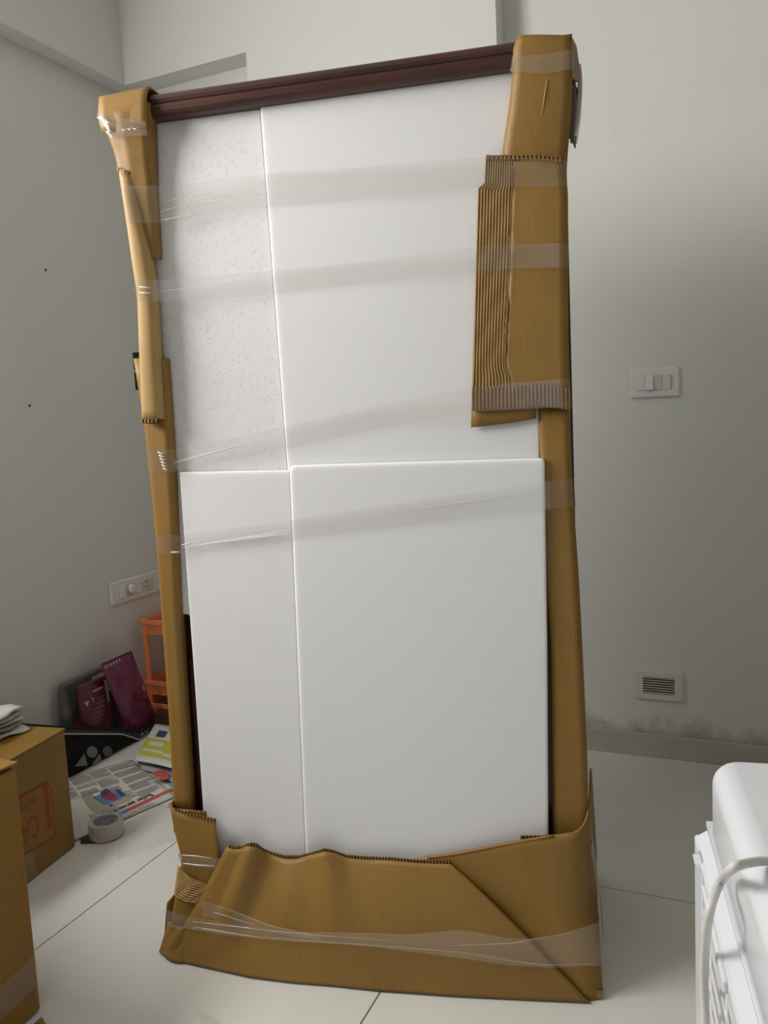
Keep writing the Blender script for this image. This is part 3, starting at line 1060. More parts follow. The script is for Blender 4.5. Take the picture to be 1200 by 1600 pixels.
# base: two strands meeting on the front, then one wide band to the right
t = tape([(262, 1420, 0.0000), (285, 1428, -0.0080), (350, 1440, -0.0320), (450, 1455, -0.0460), (560, 1456, -0.0450), (640, 1459, -0.0440), (720, 1452, -0.0400), (800, 1466, -0.0320), (860, 1464, -0.0220), (935, 1440, -0.0060)],
         [(260, 1446, 0.0000), (285, 1448, -0.0080), (350, 1460, -0.0320), (450, 1470, -0.0460), (560, 1476, -0.0450), (640, 1486, -0.0440), (720, 1496, -0.0400), (800, 1508, -0.0320), (860, 1511, -0.0220), (938, 1508, -0.0060)], M['film2'], seed=7, K=60, wr=0.003, R=8)
pleat(t, [(300, 1448, -0.0220), (350, 1456, -0.0340), (400, 1464, -0.0420)], 0.0013, 'pleat_soft')
pleat(t, [(300, 1440, -0.0220), (400, 1452, -0.0410), (500, 1462, -0.0450), (620, 1470, -0.0480)], 0.0013, 'pleat_soft')
pleat(t, [(300, 1451, -0.0220), (400, 1464, -0.0420), (520, 1473, -0.0460), (700, 1486, -0.0460), (800, 1498, -0.0380)], 0.0013, 'pleat_soft')
pleat(t, [(700, 1478, -0.0460), (800, 1474, -0.0360), (900, 1456, -0.0180)], 0.0013, 'pleat_soft')
pleat(t, [(740, 1493, -0.0440), (850, 1508, -0.0280), (932, 1506, -0.0100)], 0.0013, 'pleat_soft')
t = tape([(314, 1407, -0.0140), (380, 1430, -0.0260), (440, 1450, -0.0400), (500, 1460, -0.0430)], [(318, 1432, -0.0160), (380, 1444, -0.0280), (430, 1458, -0.0400), (500, 1468, -0.0430)], M['film2'], K=24, seed=8, wrapL=0, wrapR=0)
pleat(t, [(316, 1408, -0.0160), (370, 1426, -0.0260), (420, 1446, -0.0380), (480, 1459, -0.0430)], 0.0013, 'pleat_soft')
pleat(t, [(332, 1425, -0.0200), (360, 1434, -0.0280), (400, 1446, -0.0380)], 0.0013, 'pleat_soft')
# film on the left upright
t = tape([(279, 1334, .012), (300, 1336, .010), (345, 1341, .010)], [(284, 1350, .012), (305, 1353, .010), (346, 1358, .010)], M['film2'], K=16, seed=9, wrapR=0)
pleat(t, [(286, 1349, .008), (310, 1352, .006), (336, 1353, .006)], 0.0016)
pleat(t, [(284, 1336, .008), (310, 1338, .006), (330, 1341, .006)], 0.0012)
# film edge down the right flank of the base
rows = []
for q in resample(PP([(922, 1320, .06), (932, 1380, .05), (938, 1430, .04), (940, 1480, .03)]), 10):
    rows.append([q + Vector((0.0, -0.008, 0)), q + Vector((0.005, 0.01, 0)), q + Vector((0.003, 0.1, 0))])
grid('packing_tape', rows, M['film2'], cab)

# ================================================================== WALL FITTINGS
# switch plate on the back wall (faces -y)
a, b = at_y(985, 577, YB), at_y(1062, 619, YB)
sw = thing('switch_plate', 'white four-module wall switch plate at shoulder height on the back wall', 'switch', ((a.x + b.x) / 2, YB, (a.z + b.z) / 2))
W, H = 0.149, 0.092
boxes('plate', [((-W / 2, -0.011, -H / 2), (W / 2, 0.0, H / 2))], M['white'], sw, bev=0.004)
boxes('insert', [((-0.056, -0.0125, -0.024), (0.052, -0.009, 0.024))], M['white_dim'], sw, bev=0.001)
boxes('blank_cover', [((-0.054, -0.0140, -0.022), (-0.030, -0.011, 0.022))], M['white'], sw, bev=0.001)
vs = [(-0.028, -0.013, -0.023), (-0.004, -0.013, -0.023), (-0.004, -0.013, 0.023), (-0.028, -0.013, 0.023),
      (-0.028, -0.024, -0.022), (-0.004, -0.024, -0.022), (-0.004, -0.0145, 0.022), (-0.028, -0.0145, 0.022)]
cubef = [(0, 3, 2, 1), (4, 5, 6, 7), (0, 1, 5, 4), (1, 2, 6, 5), (2, 3, 7, 6), (3, 0, 4, 7)]
mesh('rocker', vs, cubef, M['white'], sw)['label'] = 'switch rocker tipped out at the bottom'
boxes('blank_cover', [((-0.001, -0.0136, -0.022), (0.023, -0.011, 0.022))], M['white_dim'], sw, bev=0.001)
vs = [(0.025, -0.013, -0.023), (0.048, -0.013, -0.023), (0.048, -0.013, 0.023), (0.025, -0.013, 0.023),
      (0.025, -0.0150, -0.022), (0.048, -0.0150, -0.022), (0.048, -0.022, 0.022), (0.025, -0.022, 0.022)]
mesh('rocker', vs, cubef, M['white'], sw)

# vent grille low on the back wall
a, b = at_y(992, 1045, YB), at_y(1068, 1096, YB)
vg = thing('vent_grille', 'small cream vent plate with dark horizontal slots low on the back wall', 'vent', ((a.x + b.x) / 2, YB, (a.z + b.z) / 2 - 0.001))
bm = bmesh.new()
for q in (((-W / 2, -0.012, -H / 2), (-0.050, 0, H / 2)), ((0.050, -0.012, -H / 2), (W / 2, 0, H / 2)),
          ((-0.050, -0.012, 0.030), (0.050, 0, H / 2)), ((-0.050, -0.012, -H / 2), (0.050, 0, -0.028))):
    box_bm(bm, *q)
bmesh.ops.remove_doubles(bm, verts=bm.verts[:], dist=1e-5)
me = bpy.data.meshes.new('frame')
bm.to_mesh(me)
bm.free()
link('frame', me, M['cream'], vg)
boxes('vent_shade', [((-0.051, -0.0025, -0.029), (0.051, 0.0, 0.031))], M['matt_black'], vg)  # black plate painting the shade behind the louvers
lv = None
for k in range(7):
    z = -0.0235 + k * 0.0083
    if lv is None:
        vs = [(-0.050, -0.0105, -0.0018), (0.050, -0.0105, -0.0018), (0.050, -0.0105, 0.0008), (-0.050, -0.0105, 0.0008),
              (-0.050, -0.0070, -0.0014), (0.050, -0.0070, -0.0014), (0.050, -0.0070, 0.0014), (-0.050, -0.0070, 0.0014)]
        lv = mesh('louver', vs, [(0, 1, 2, 3), (5, 4, 7, 6), (3, 2, 6, 7), (1, 0, 4, 5), (0, 3, 7, 4), (2, 1, 5, 6)], M['cream'], vg)
        o = lv
    else:
        o = lv.copy()
        COL.objects.link(o)
        o.parent = vg
    o.location = (0, 0, z)

# socket plate on the left wall (faces +x): local x runs away along +y of the wall
a, c = at_x(169, 912, XL), at_x(173, 947, XL)
PL, PH = 0.292, 0.090
sk = thing('socket_plate', 'long white wall plate with a knob, switch and socket on the left wall', 'socket', (XL, a.y + PL / 2, (a.z + c.z) / 2), math.pi / 2)
boxes('plate', [((-PL / 2, -0.011, -PH / 2), (PL / 2, 0, PH / 2))], M['white'], sk, bev=0.004)
x0 = -PL / 2
boxes('insert', [((x0 + 0.040, -0.0120, -0.026), (x0 + 0.252, -0.009, 0.026))], M['white_dim'], sk, bev=0.001)
boxes('rocker', [((x0 + 0.045, -0.020, -0.023), (x0 + 0.072, -0.010, 0.023))], M['white'], sk, bev=0.002)
kb = lathe('regulator_knob', [(0.0001, 0.0), (0.0200, 0.0), (0.0195, 0.010), (0.017, 0.016), (0.0001, 0.0165)], M['white'], sk, 28)
kb.matrix_basis = Matrix.Translation((x0 + 0.111, -0.011, 0.002)) @ Matrix.Rotation(math.pi / 2, 4, 'X')
for p_ in kb.data.polygons:
    p_.use_smooth = True
boxes('rocker', [((x0 + 0.137, -0.0145, -0.023), (x0 + 0.175, -0.010, 0.023))], M['white'], sk, bev=0.002)
boxes('socket_face', [((x0 + 0.180, -0.0135, -0.024), (x0 + 0.232, -0.010, 0.024))], M['white_dim'], sk, bev=0.002)
for dx, dz, r in ((0.206, 0.014, 0.0038), (0.196, -0.008, 0.0030), (0.216, -0.008, 0.0030)):
    h_ = lathe('socket_hole', [(0.0001, 0.0), (r, 0.0), (r, 0.0005), (0.0001, 0.0005)], M['dark_hole'], sk, 14)
    h_.matrix_basis = Matrix.Translation((x0 + dx, -0.0136, dz)) @ Matrix.Rotation(math.pi / 2, 4, 'X')

# ================================================================== CARTONS ON THE LEFT
# rear carton
ca = at_z(118, 1322)
cb = at_z(50, 1376)
rz = math.atan2((ca - cb).x * -1, (ca - cb).y)
BH, BW, BD = 0.345, 0.40, 0.42
bx = thing('cardboard_box', 'brown carton with a red stamped arrow, behind the nearer carton', 'box', ca, rz)
# local: corner at the origin, box runs to -x and -y
boxes('shell', [((-BW, -BD, 0.001), (0, 0, BH))], M['box'], bx, bev=0.004)
# top flaps meeting in the middle
fa_ = boxes('flap', [((-BW / 2 + 0.002, -BD + 0.002, BH), (0.002, 0.002, BH + 0.0045))], M['box'], bx, bev=0.0015)
boxes('flap', [((-BW - 0.002, -BD + 0.002, BH), (-BW / 2 - 0.002, 0.002, BH + 0.0045))], M['box'], bx, bev=0.0015)
# torn tape end on the right face
mesh('tape_piece', [(0.0012, -0.33, BH - 0.012), (0.0012, -0.20, BH - 0.004), (0.0012, -0.21, BH - 0.05), (0.0012, -0.33, BH - 0.06)], [(0, 1, 2, 3)], M['film_box'], bx)
mesh('tape_piece', [(0.0012, -0.34, 0.002), (0.0012, -0.16, 0.002), (0.0012, -0.17, 0.10), (0.0012, -0.34, 0.14)], [(0, 1, 2, 3)], M['film_box'], bx)


def on_box(px, py):
    """pixel -> local (y, z) on the right face of the rear carton"""
    mw = Matrix.Translation(ca) @ Matrix.Rotation(rz, 4, 'Z')
    inv = mw.inverted()
    e, d = inv @ EYE, inv.to_3x3() @ ray(px, py)
    q = e + d * ((0.0014 - e.x) / d.x)
    return q


st = [on_box(*q) for q in ((12, 1256), (74, 1219), (80, 1233), (88, 1300), (84, 1310), (24, 1345))]
cen = sum(st, Vector()) / len(st)
for nm, sc, mm, off in (('stamp_frame', 1.0, M['stamp'], 0.0), ('stamp_field', 0.93, M['stamp_pale'], 0.0004)):
    quads(nm, [[cen + (q - cen) * sc + Vector((off, 0, 0)) for q in st]], mm, bx)
ar = [on_box(*q) for q in ((67, 1225), (73, 1223), (79, 1280), (83, 1281), (78, 1297), (71, 1286), (74, 1284))]
quads('stamp_arrow', [[q + Vector((0.0008, 0, 0)) for q in ar]], M['stamp'], bx)
# stamped words, upside down like the arrow
p0 = on_box(57, 1239) + Vector((0.0009, 0, 0))
text('stamp_text', 'WITH', M['stamp'], bx, p0 + Vector((0, -0.002, -0.004)), (0, -1, 0), (0, 0, -1), 0.030, 0.9)
text('stamp_text', 'CARE', M['stamp'], bx, p0 + Vector((0, 0.0, -0.055)), (0, -1, 0), (0, 0, -1), 0.085, 0.62)

# nearer carton
cc = at_z(65, 1578)
cc.z = 0
CH = at_x(25, 1193, cc.x).z
cbx = thing('cardboard_box', 'brown taped carton nearest the camera at the left edge, lid flap lifted', 'box', cc, math.radians(2.0))
boxes('shell', [((-0.42, -0.40, 0.002), (0, 0, CH - 0.008))], M['box'], cbx, bev=0.006, seg=3)
vs = []
rows = []
for j in range(8):
    t = j / 7
    rows.append([Vector((-0.21 + 0.212 * s, -0.40 + 0.402 * t, CH + 0.001 + 0.012 * s * (1 - t) ** 0.7)) for s in [k / 5 for k in range(6)]])
grid('flap', rows, M['box'], cbx, 0.004, smooth=False)
rows = [[Vector((q.x - 0.215, q.y, CH + 0.001)) for q in r] for r in rows]
grid('flap', rows, M['box'], cbx, 0.004, smooth=False)
mesh('tape_piece', [(0.0013, -0.40, 0.085), (0.0013, -0.001, 0.125), (0.0013, -0.001, 0.060), (0.0013, -0.40, 0.02)], [(0, 1, 2, 3)], M['film_box'], cbx)
# punched scars on the face
for (yy, zz) in ((-0.012, 0.47), (-0.02, 0.44), (-0.03, 0.455), (-0.015, 0.30), (-0.025, 0.29), (-0.04, 0.31), (-0.012, 0.27), (-0.02, 0.17), (-0.03, 0.155), (-0.012, 0.185), (-0.035, 0.05), (-0.02, 0.045)):
    a_ = rnd(0, 3)
    dv = Vector((0, math.cos(a_), math.sin(a_))) * 0.006
    tube('scar', [Vector((0.0002, yy, zz)) - dv, Vector((0.0008, yy + 0.002, zz)), Vector((0.0002, yy, zz)) + dv], 0.0009, M['card_edge'], cbx, 5)

# flat strip of board on the floor beside it
pts = [(-1.300, 1.092), (-1.262, 1.074), (-1.215, 0.66), (-1.285, 0.66)]
sb = prism('cardboard_strip', [Vector((x, y, 0.0075)) for x, y in pts], [Vector((x, y, 0.0012)) for x, y in pts], M['box'], None, 0.001)
tag(sb, 'flat strip of brown cardboard on the floor, bottom left corner beside the nearest carton', 'cardboard')

# stack of folded papers on the rear carton
bp_ = at_z(2, 1145, BH + 0.02)
pb = thing('newspaper_bundle', 'crumpled grey papers piled on top of the rear carton', 'newspaper', (bp_.x, bp_.y, BH + 0.0085))
for k in range(5):
    z = 0.004 + k * 0.014
    rr = random.Random(k + 30)
    rows = []
    dx, dy, an = rr.uniform(-0.015, 0.01), rr.uniform(-0.01, 0.01), rr.uniform(-0.3, 0.3)
    for i in range(9):
        row = []
        for j in range(9):
            x, y = (i / 8 - 1) * 0.16 + 0.02, (j / 8 - 0.5) * 0.15
            x, y = x * math.cos(an) - y * math.sin(an) + dx, x * math.sin(an) + y * math.cos(an) + dy
            row.append(Vector((x, y, z + 0.004 * math.sin(i * 1.7 + k) * math.cos(j * 1.3 + 2 * k))))
        rows.append(row)
    grid('sheet', rows, M['paper'] if k % 2 == 0 else M['paper_grey'], pb, 0.006)

# ================================================================== THINGS AGAINST THE LEFT WALL
# black racket bag: tapering slab standing along the wall
BX = -2.125


def on_bag(px, py, dx=0.0):
    return at_x(px, py, BX + dx)


outline = [on_bag(40, 1131), on_bag(108, 1136), on_bag(190, 1139), on_bag(222, 1142), on_bag(252, 1150)]
y_end = outline[-1].y
y_start = outline[0].y - 0.06
low = [Vector((BX, y_start, 0.002)), Vector((BX, y_end - 0.02, 0.002))]
front = [low[0], Vector((BX, y_start, outline[0].z - 0.01))] + outline + ([Vector((BX, y_end, max(0.03, outline[-1].z - 0.03)))] if outline[-1].z > 0.04 else [])
front = [q if q.z > 0.002 else Vector((q.x, q.y, 0.022)) for q in front]
front.append(low[1])
bagc = Vector((BX - 0.02, (y_start + y_end) / 2, 0))
bag = thing('racket_bag', 'black sports racket bag with grey piping lying along the left wall', 'bag', bagc)
front = [q - bagc for q in front]
back = [q + Vector((-0.040, 0, 0)) for q in front]
prism('bag_body', front, back, M['bag'], bag, 0.009, 3)
# upper panel and piping
pipe = [q - bagc for q in (on_bag(60, 1147, .003), on_bag(108, 1147, .003), on_bag(190, 1147, .003), on_bag(203, 1151, .003), on_bag(218, 1158, .003), on_bag(228, 1161, .003), on_bag(240, 1161, .003))]
pipe = [Vector((q.x, q.y, max(q.z, 0.004))) for q in pipe]
tube('piping', resample(pipe, 24), 0.0028, M['silver'], bag, 8)
up = [q - bagc + Vector((0.0012, 0, -0.004)) for q in (on_bag(60, 1134), on_bag(108, 1138), on_bag(190, 1141), on_bag(222, 1145), on_bag(240, 1150))]
up = [Vector((q.x, q.y, max(q.z, 0.006))) for q in up]
upd = [Vector((0.0212, q.y, q.z)) for q in pipe[::-1]]
o = quads('side_panel', [[Vector((0.0212, q.y, q.z)) for q in up] + upd], M['bag_trim'], bag)
# emblem: two grey discs, each over a slanted wedge
def disc(px, py, rx, ry, n=20):
    return [on_bag(px + rx * math.cos(2 * math.pi * k / n), py + ry * math.sin(2 * math.pi * k / n), .0022) - bagc for k in range(n)]
quads('emblem', [disc(144, 1175, 8.5, 9), [q - bagc for q in (on_bag(117, 1198, .002), on_bag(132, 1177, .002), on_bag(137, 1196, .002))],
                 [q - bagc for q in (on_bag(143, 1196, .002), on_bag(156, 1177, .002), on_bag(160, 1194, .002))]], M['logo'], bag)
quads('emblem', [disc(168, 1174, 7.5, 8.5)], M['logo2'], bag)
tp0, tp1 = on_bag(219, 1153, .003) - bagc, on_bag(240, 1150, .003) - bagc
tp0.z = max(tp0.z, 0.010)
text('bag_lettering', 'AV', M['silver'], bag, (0.0225, tp0.y, tp0.z), (0, 1, 0), (0, 0, 1), 0.026, 1.6)


# pouches
def pouch(name, label, px, xback, xfront, m_, mode=0):
    """pillow pouch standing against the wall; px = outline corners TL, TR, BR, BL at plane xfront"""
    tl, tr, br, bl = [at_x(*q, (xback + xfront) / 2) for q in px]
    base = (br + bl) / 2
    base.z = 0
    t_ = thing(name, label, 'packet', base)
    R, K = 16, 14
    f, b_ = [], []
    for i in range(R):
        t = i / (R - 1)
        rf, rb = [], []
        for j in range(K):
            s = j / (K - 1)
            q = tl.lerp(tr, s).lerp(Vector((bl.x, bl.y, 0.003)).lerp(Vector((br.x, br.y, 0.003)), s), t)
            d = (math.sin(math.pi * s) ** 0.6) * (min(1, t * 2.2) ** 0.8)
            d = d * (xfront - xback) / 2 + 0.001
            wr = 0.0036 * math.sin(9 * s + 13 * t + mode) * math.sin(math.pi * s) * math.sin(math.pi * t)
            rf.append(Vector((q.x + d + wr, q.y, q.z)) - base)
            rb.append(Vector((q.x - d, q.y, q.z)) - base)
        f.append(rf)
        b_.append(rb)
    vs = [q for r in f for q in r] + [q for r in b_ for q in r]
    N = R * K
    fs = [(i * K + j, (i + 1) * K + j, (i + 1) * K + j + 1, i * K + j + 1) for i in range(R - 1) for j in range(K - 1)]
    fs += [(N + i * K + j, N + i * K + j + 1, N + (i + 1) * K + j + 1, N + (i + 1) * K + j) for i in range(R - 1) for j in range(K - 1)]
    bd = [j for j in range(K)] + [i * K + K - 1 for i in range(1, R)] + [(R - 1) * K + j for j in range(K - 2, -1, -1)] + [i * K for i in range(R - 2, 0, -1)]
    for a_, c_ in zip(bd, bd[1:] + bd[:1]):
        fs.append((a_, c_, N + c_, N + a_))
    mesh('pouch_body', vs, fs, m_, t_, True)

    def on(s, t, off=0.0015):
        i, j = t * (R - 1), s * (K - 1)
        i0, j0 = min(int(i), R - 2), min(int(j), K - 2)
        a_, b2 = i - i0, j - j0
        q = f[i0][j0] * (1 - a_) * (1 - b2) + f[i0 + 1][j0] * a_ * (1 - b2) + f[i0][j0 + 1] * (1 - a_) * b2 + f[i0 + 1][j0 + 1] * a_ * b2
        return q + Vector((off, 0, 0))
    return t_, on


def patch(on, s0, t0, s1, t1, sk_=0.0, n=5):
    """a printed band following the pouch surface, as a strip of small quads"""
    out = []
    for k in range(n):
        a_, b2 = s0 + (s1 - s0) * k / n, s0 + (s1 - s0) * (k + 1) / n
        out.append([on(a_, t0 + sk_ * k / n), on(a_, t1 + sk_ * k / n), on(b2, t1 + sk_ * (k + 1) / n), on(b2, t0 + sk_ * (k + 1) / n)])
    return out


gp, on = pouch('snack_pouch', 'grey foil pouch with an orange-red diamond, leftmost against the wall', [(90, 1070), (168, 1036), (212, 1140), (92, 1150)], XL + 0.013, XL + 0.046, M['foil'], 1)
quads('printed_diamond', [[on(0.30, 0.48), on(0.16, 0.62), on(0.30, 0.82), on(0.40, 0.62)]], M['diamond'], gp)
quads('painted_foil_glint', patch(on, 0.60, 0.08, 0.84, 0.36), M['label'], gp)  # pale patch painted on the foil as a highlight
mp, on = pouch('snack_pouch', 'dark maroon packet with a white label, in front of the grey foil pouch', [(120, 1072), (166, 1054), (178, 1140), (126, 1150)], XL + 0.053, XL + 0.085, M['maroon'], 2)
q_ = []
for k in range(9):
    q_ += patch(on, 0.30 + 0.02 * (k % 3), 0.20 + k * 0.062, 0.86 - 0.05 * (k % 2), 0.216 + k * 0.062)
quads('small_print', q_, M['print_dim'], mp)
quads('small_print', patch(on, 0.42, 0.135, 0.80, 0.165), M['print'], mp)
quads('printed_mark', [[on(0.12, 0.25), on(0.27, 0.25), on(0.20, 0.33)], [on(0.34, 0.22), on(0.42, 0.24), on(0.43, 0.31), on(0.37, 0.29)]], M['print'], mp)
quads('paper_label', patch(on, 0.86, 0.06, 0.985, 0.40, 0.0, 3), M['label'], mp)
pp, on = pouch('snack_pouch', 'shiny purple packet leaning at the wall beside the orange rack', [(158, 1040), (206, 1019), (248, 1150), (202, 1160)], XL + 0.090, XL + 0.118, M['purple'], 4)
q_ = []
for k in range(11):
    q_ += patch(on, 0.16 + 0.015 * (k % 3), 0.20 + k * 0.05, 0.74 - 0.07 * ((k * 7) % 3), 0.212 + k * 0.05)
quads('small_print', q_, M['print_dim'], pp)
quads('printed_mark', [[on(0.06 + a_, 0.055 - a_ * 0.02), on(0.06 + a_, 0.02 - a_ * 0.02), on(0.11 + a_, 0.02 - a_ * 0.02), on(0.09 + a_, 0.06 - a_ * 0.02)] for a_ in (0, 0.08, 0.17, 0.26, 0.36, 0.46)], M['label'], pp)
quads('printed_mark', [[on(0.85, 0.45), on(0.95, 0.45), on(0.95, 0.52), on(0.87, 0.53)]], M['print'], pp)
# crimped top seam
rows = []
for k in range(30):
    s = k / 29
    q = on(s, 0.0, 0.0)
    rows.append([q + Vector((0.0015 * (-1) ** k, 0, 0)), q + Vector((0.0015 * (-1) ** k, 0, 0.007))])
grid('crimped_seam', rows, M['maroon'], pp, 0.001, smooth=False)

# small dark carton on the floor by the rack
q = at_z(250, 1136)
dc = thing('carton', 'small dark brown carton on the floor below the orange rack', 'box', (q.x + 0.015, q.y + 0.02, 0), math.radians(-8))
boxes('shell', [((-0.035, -0.03, 0.001), (0.05, 0.03, 0.055))], M['brown_dark'], dc, bev=0.002)
boxes('tuck_lid', [((-0.036, -0.031, 0.055), (0.051, 0.031, 0.057))], M['brown_dark'], dc, bev=0.0005)

# orange plastic rack
rk0 = at_x(226, 970, XL + 0.055)
RW, RD, RZ = 0.36, 0.20, rk0.z + 0.006
rk = thing('storage_rack', 'orange plastic tiered rack in the corner behind the cabinet', 'rack', (rk0.x, rk0.y, 0))
PR = 0.013
for x in (0, RW):
    for y in (0, RD):
        lathe('post', [(0.0001, 0.0), (PR, 0.0), (PR * 0.85, RZ), (0.0001, RZ)], M['orange'], rk, 14, (x, y, 0.002), False)
for z in (RZ - 0.01, RZ - 0.262, 0.06):
    tr_ = boxes('tray', [((-PR, -PR, z - 0.045), (RW + PR, RD + PR, z - 0.040))], M['orange'], rk)
    boxes('rim', [((-PR - 0.002, -PR - 0.004, z - 0.006), (RW + PR, -PR + 0.006, z + 0.012)), ((-PR - 0.002, RD + PR - 0.006, z - 0.006), (RW + PR, RD + PR + 0.002, z + 0.012)),
                  ((-PR - 0.004, -PR, z - 0.006), (-PR + 0.006, RD + PR, z + 0.012)), ((RW + PR - 0.006, -PR, z - 0.006), (RW + PR + 0.002, RD + PR, z + 0.012))], M['orange'], tr_, bev=0.002)
    boxes('lattice', [((x, -PR + 0.001, z - 0.044), (x + 0.005, -PR + 0.004, z - 0.004)) for x in [0.016 + 0.0105 * k for k in range(31)]] +
          [((-PR + 0.001, y, z - 0.044), (-PR + 0.004, y + 0.005, z - 0.004)) for y in [0.016 + 0.0105 * k for k in range(16)]], M['orange'], tr_)['kind'] = 'stuff'

# ================================================================== PAPERS ON THE FLOOR
def sheet_from_px(name, label, px, z0, m_, curl=None, thick=0.0008, R=14, K=18, cat='newspaper'):
    """px: TL, TR, BR, BL on the floor"""
    c = [at_z(*q, z0) for q in px]
    org = sum(c, Vector()) / 4
    org.z = 0
    rows = []
    for i in range(R):
        t = i / (R - 1)
        row = []
        for j in range(K):
            s = j / (K - 1)
            q = c[0].lerp(c[1], s).lerp(c[3].lerp(c[2], s), t)
            q.z = z0 + (curl(s, t) if curl else 0)
            row.append(q - org)
        rows.append(row)
    t_ = thing(name, label, cat, org)
    grid('page', rows, m_, t_, thick)

    def on(px_, py_, off=0.0011):
        return at_z(px_, py_, z0 + off) - org
    return t_, on, org, c


# main front page, upside down to the camera
np_, on, org, c = sheet_from_px('newspaper', 'open newspaper page with a sports photo, headline upside down, beside the tape roll', [(60, 1228), (206, 1187), (275, 1244), (112, 1315)], 0.005, M['paper'],
                                lambda s, t: 0.0)
TL, TR, BR, BL = [q - org for q in c]
EX = (BL - BR).normalized()          # reading direction of the upside-down text
EY = Vector((-EX.y, EX.x, 0))
if EY.dot((TR - BR)) > 0:
    EY = -EY


def pg(s, t, off=0.0012):
    """s across TL->TR (0..1), t from the far edge to the near edge"""
    q = TL.lerp(TR, s).lerp(BL.lerp(BR, s), t)
    return Vector((q.x, q.y, 0.005 + off))


def pq(s0, t0, s1, t1, off=0.0012):
    return [pg(s0, t0, off), pg(s1, t0, off), pg(s1, t1, off), pg(s0, t1, off)]


lines = []
for (s0, s1, t0, t1) in ((0.30, 0.50, 0.04, 0.20), (0.51, 0.69, 0.04, 0.20), (0.30, 0.50, 0.24, 0.30), (0.51, 0.70, 0.24, 0.40), (0.71, 0.97, 0.05, 0.16), (0.71, 0.97, 0.19, 0.31),
                         (0.73, 0.97, 0.34, 0.47), (0.73, 0.97, 0.50, 0.64), (0.73, 0.95, 0.67, 0.78), (0.30, 0.47, 0.34, 0.44), (0.48, 0.66, 0.44, 0.56), (0.62, 0.72, 0.58, 0.74), (0.32, 0.50, 0.74, 0.86), (0.29, 0.37, 0.46, 0.68), (0.24, 0.31, 0.74, 0.95), (0.10, 0.28, 0.05, 0.40)):
    n = max(3, int((t1 - t0) / 0.014))
    for k in range(n):
        t = t0 + (t1 - t0) * k / n
        lines.append(pq(s0, t, s1 - (0.05 if random.random() < 0.15 else 0), t + (t1 - t0) / n * 0.55))
quads('body_print', lines, M['ink_grey'], np_)['kind'] = 'stuff'
quads('rule_line', [pq(0.20, 0.415, 0.60, 0.420), pq(0.30, 0.222, 0.72, 0.226)], M['ink'], np_)
# photo: placed by its corners on the page
quads('photo_sky', [[on(145, 1246), on(181, 1230), on(200, 1243), on(164, 1259)]], M['ink_blue'], np_)
quads('photo_ground', [[on(164, 1259), on(200, 1243), on(206, 1249), on(173, 1263)]], M['ink_pink'], np_)
quads('photo_figure', [[on(157, 1240, .0016), on(170, 1234, .0016), on(178, 1240, .0016), on(184, 1247, .0016), on(176, 1251, .0016), on(165, 1249, .0016), on(158, 1246, .0016)]], M['ink_crimson'], np_)
for sh_ in ([on(157, 1237, .0019), on(166, 1232, .0019), on(173, 1236, .0019), on(166, 1243, .0019), on(158, 1243, .0019)],
            [on(179, 1234, .0019), on(186, 1233, .0019), on(196, 1242, .0019), on(189, 1244, .0019)],
            [on(170, 1257, .0019), on(175, 1256, .0019), on(177, 1259, .0019), on(171, 1260, .0019)]):
    quads('photo_shade', [sh_], M['ink_navy'], np_)
quads('tinted_panel', [[on(128, 1246), on(143, 1240), on(170, 1263), on(150, 1272), on(138, 1262)]], M['ink_olive'], np_)
# coloured strip and lettering
quads('red_strip', [[on(199, 1263), on(268, 1231), on(270, 1235), on(201, 1268)]], M['ink_red'], np_)
quads('blue_strip', [[on(183, 1270), on(199, 1263), on(201, 1268), on(186, 1276)]], M['ink_blue'], np_)


def page_text(s, p_start, p_end, up_px, m_, bold=0.0):
    a_, b2 = on(*p_start, .0016), on(*p_end, .0016)
    X = (b2 - a_)
    Y = on(*up_px, .0016) - a_
    Y = Y - X.normalized() * Y.dot(X.normalized())
    tmp = text('headline', s, m_, np_, a_, X, Y, Y.length * 1.35, 1.0, bold)
    xs = [(Vector(v.co) - a_).dot(X.normalized()) for v in tmp.data.vertices]
    k = X.length / max(xs)
    xn = X.normalized()
    for v in tmp.data.vertices:
        d = (Vector(v.co) - a_).dot(xn)
        v.co = Vector(v.co) + xn * d * (k - 1)
    return tmp


page_text('Butler serves it hot', (234.5, 1239.5), (158, 1274), (237, 1245), M['ink'], 0.0006)
page_text('TIMES NATION', (237, 1253), (178, 1281), (240, 1257.5), M['ink_red2'])

# sheet with yellow print, lying over the tip of the bag
ys, on, org, c = sheet_from_px('newspaper', 'newspaper sheet with yellow-green picture print, behind the cabinet edge', [(243, 1136), (330, 1150), (300, 1216), (208, 1188)], 0.030, M['paper'],
                               lambda s, t: 0.014 * math.sin(2.2 * s + 1.2 * (1 - t)))
TL, TR, BR, BL = [q - org for q in c]


def yg(s, t, off=0.0014):
    q = TL.lerp(TR, s).lerp(BL.lerp(BR, s), t)
    return Vector((q.x, q.y, 0.030 + 0.014 * math.sin(2.2 * s + 1.2 * (1 - t)) + off))


def ystrip(s0, t0, s1, t1, off=0.0014, n=8):
    return [[yg(s0 + (s1 - s0) * k / n, t0, off), yg(s0 + (s1 - s0) * k / n, t1, off), yg(s0 + (s1 - s0) * (k + 1) / n, t1, off), yg(s0 + (s1 - s0) * (k + 1) / n, t0, off)] for k in range(n)]


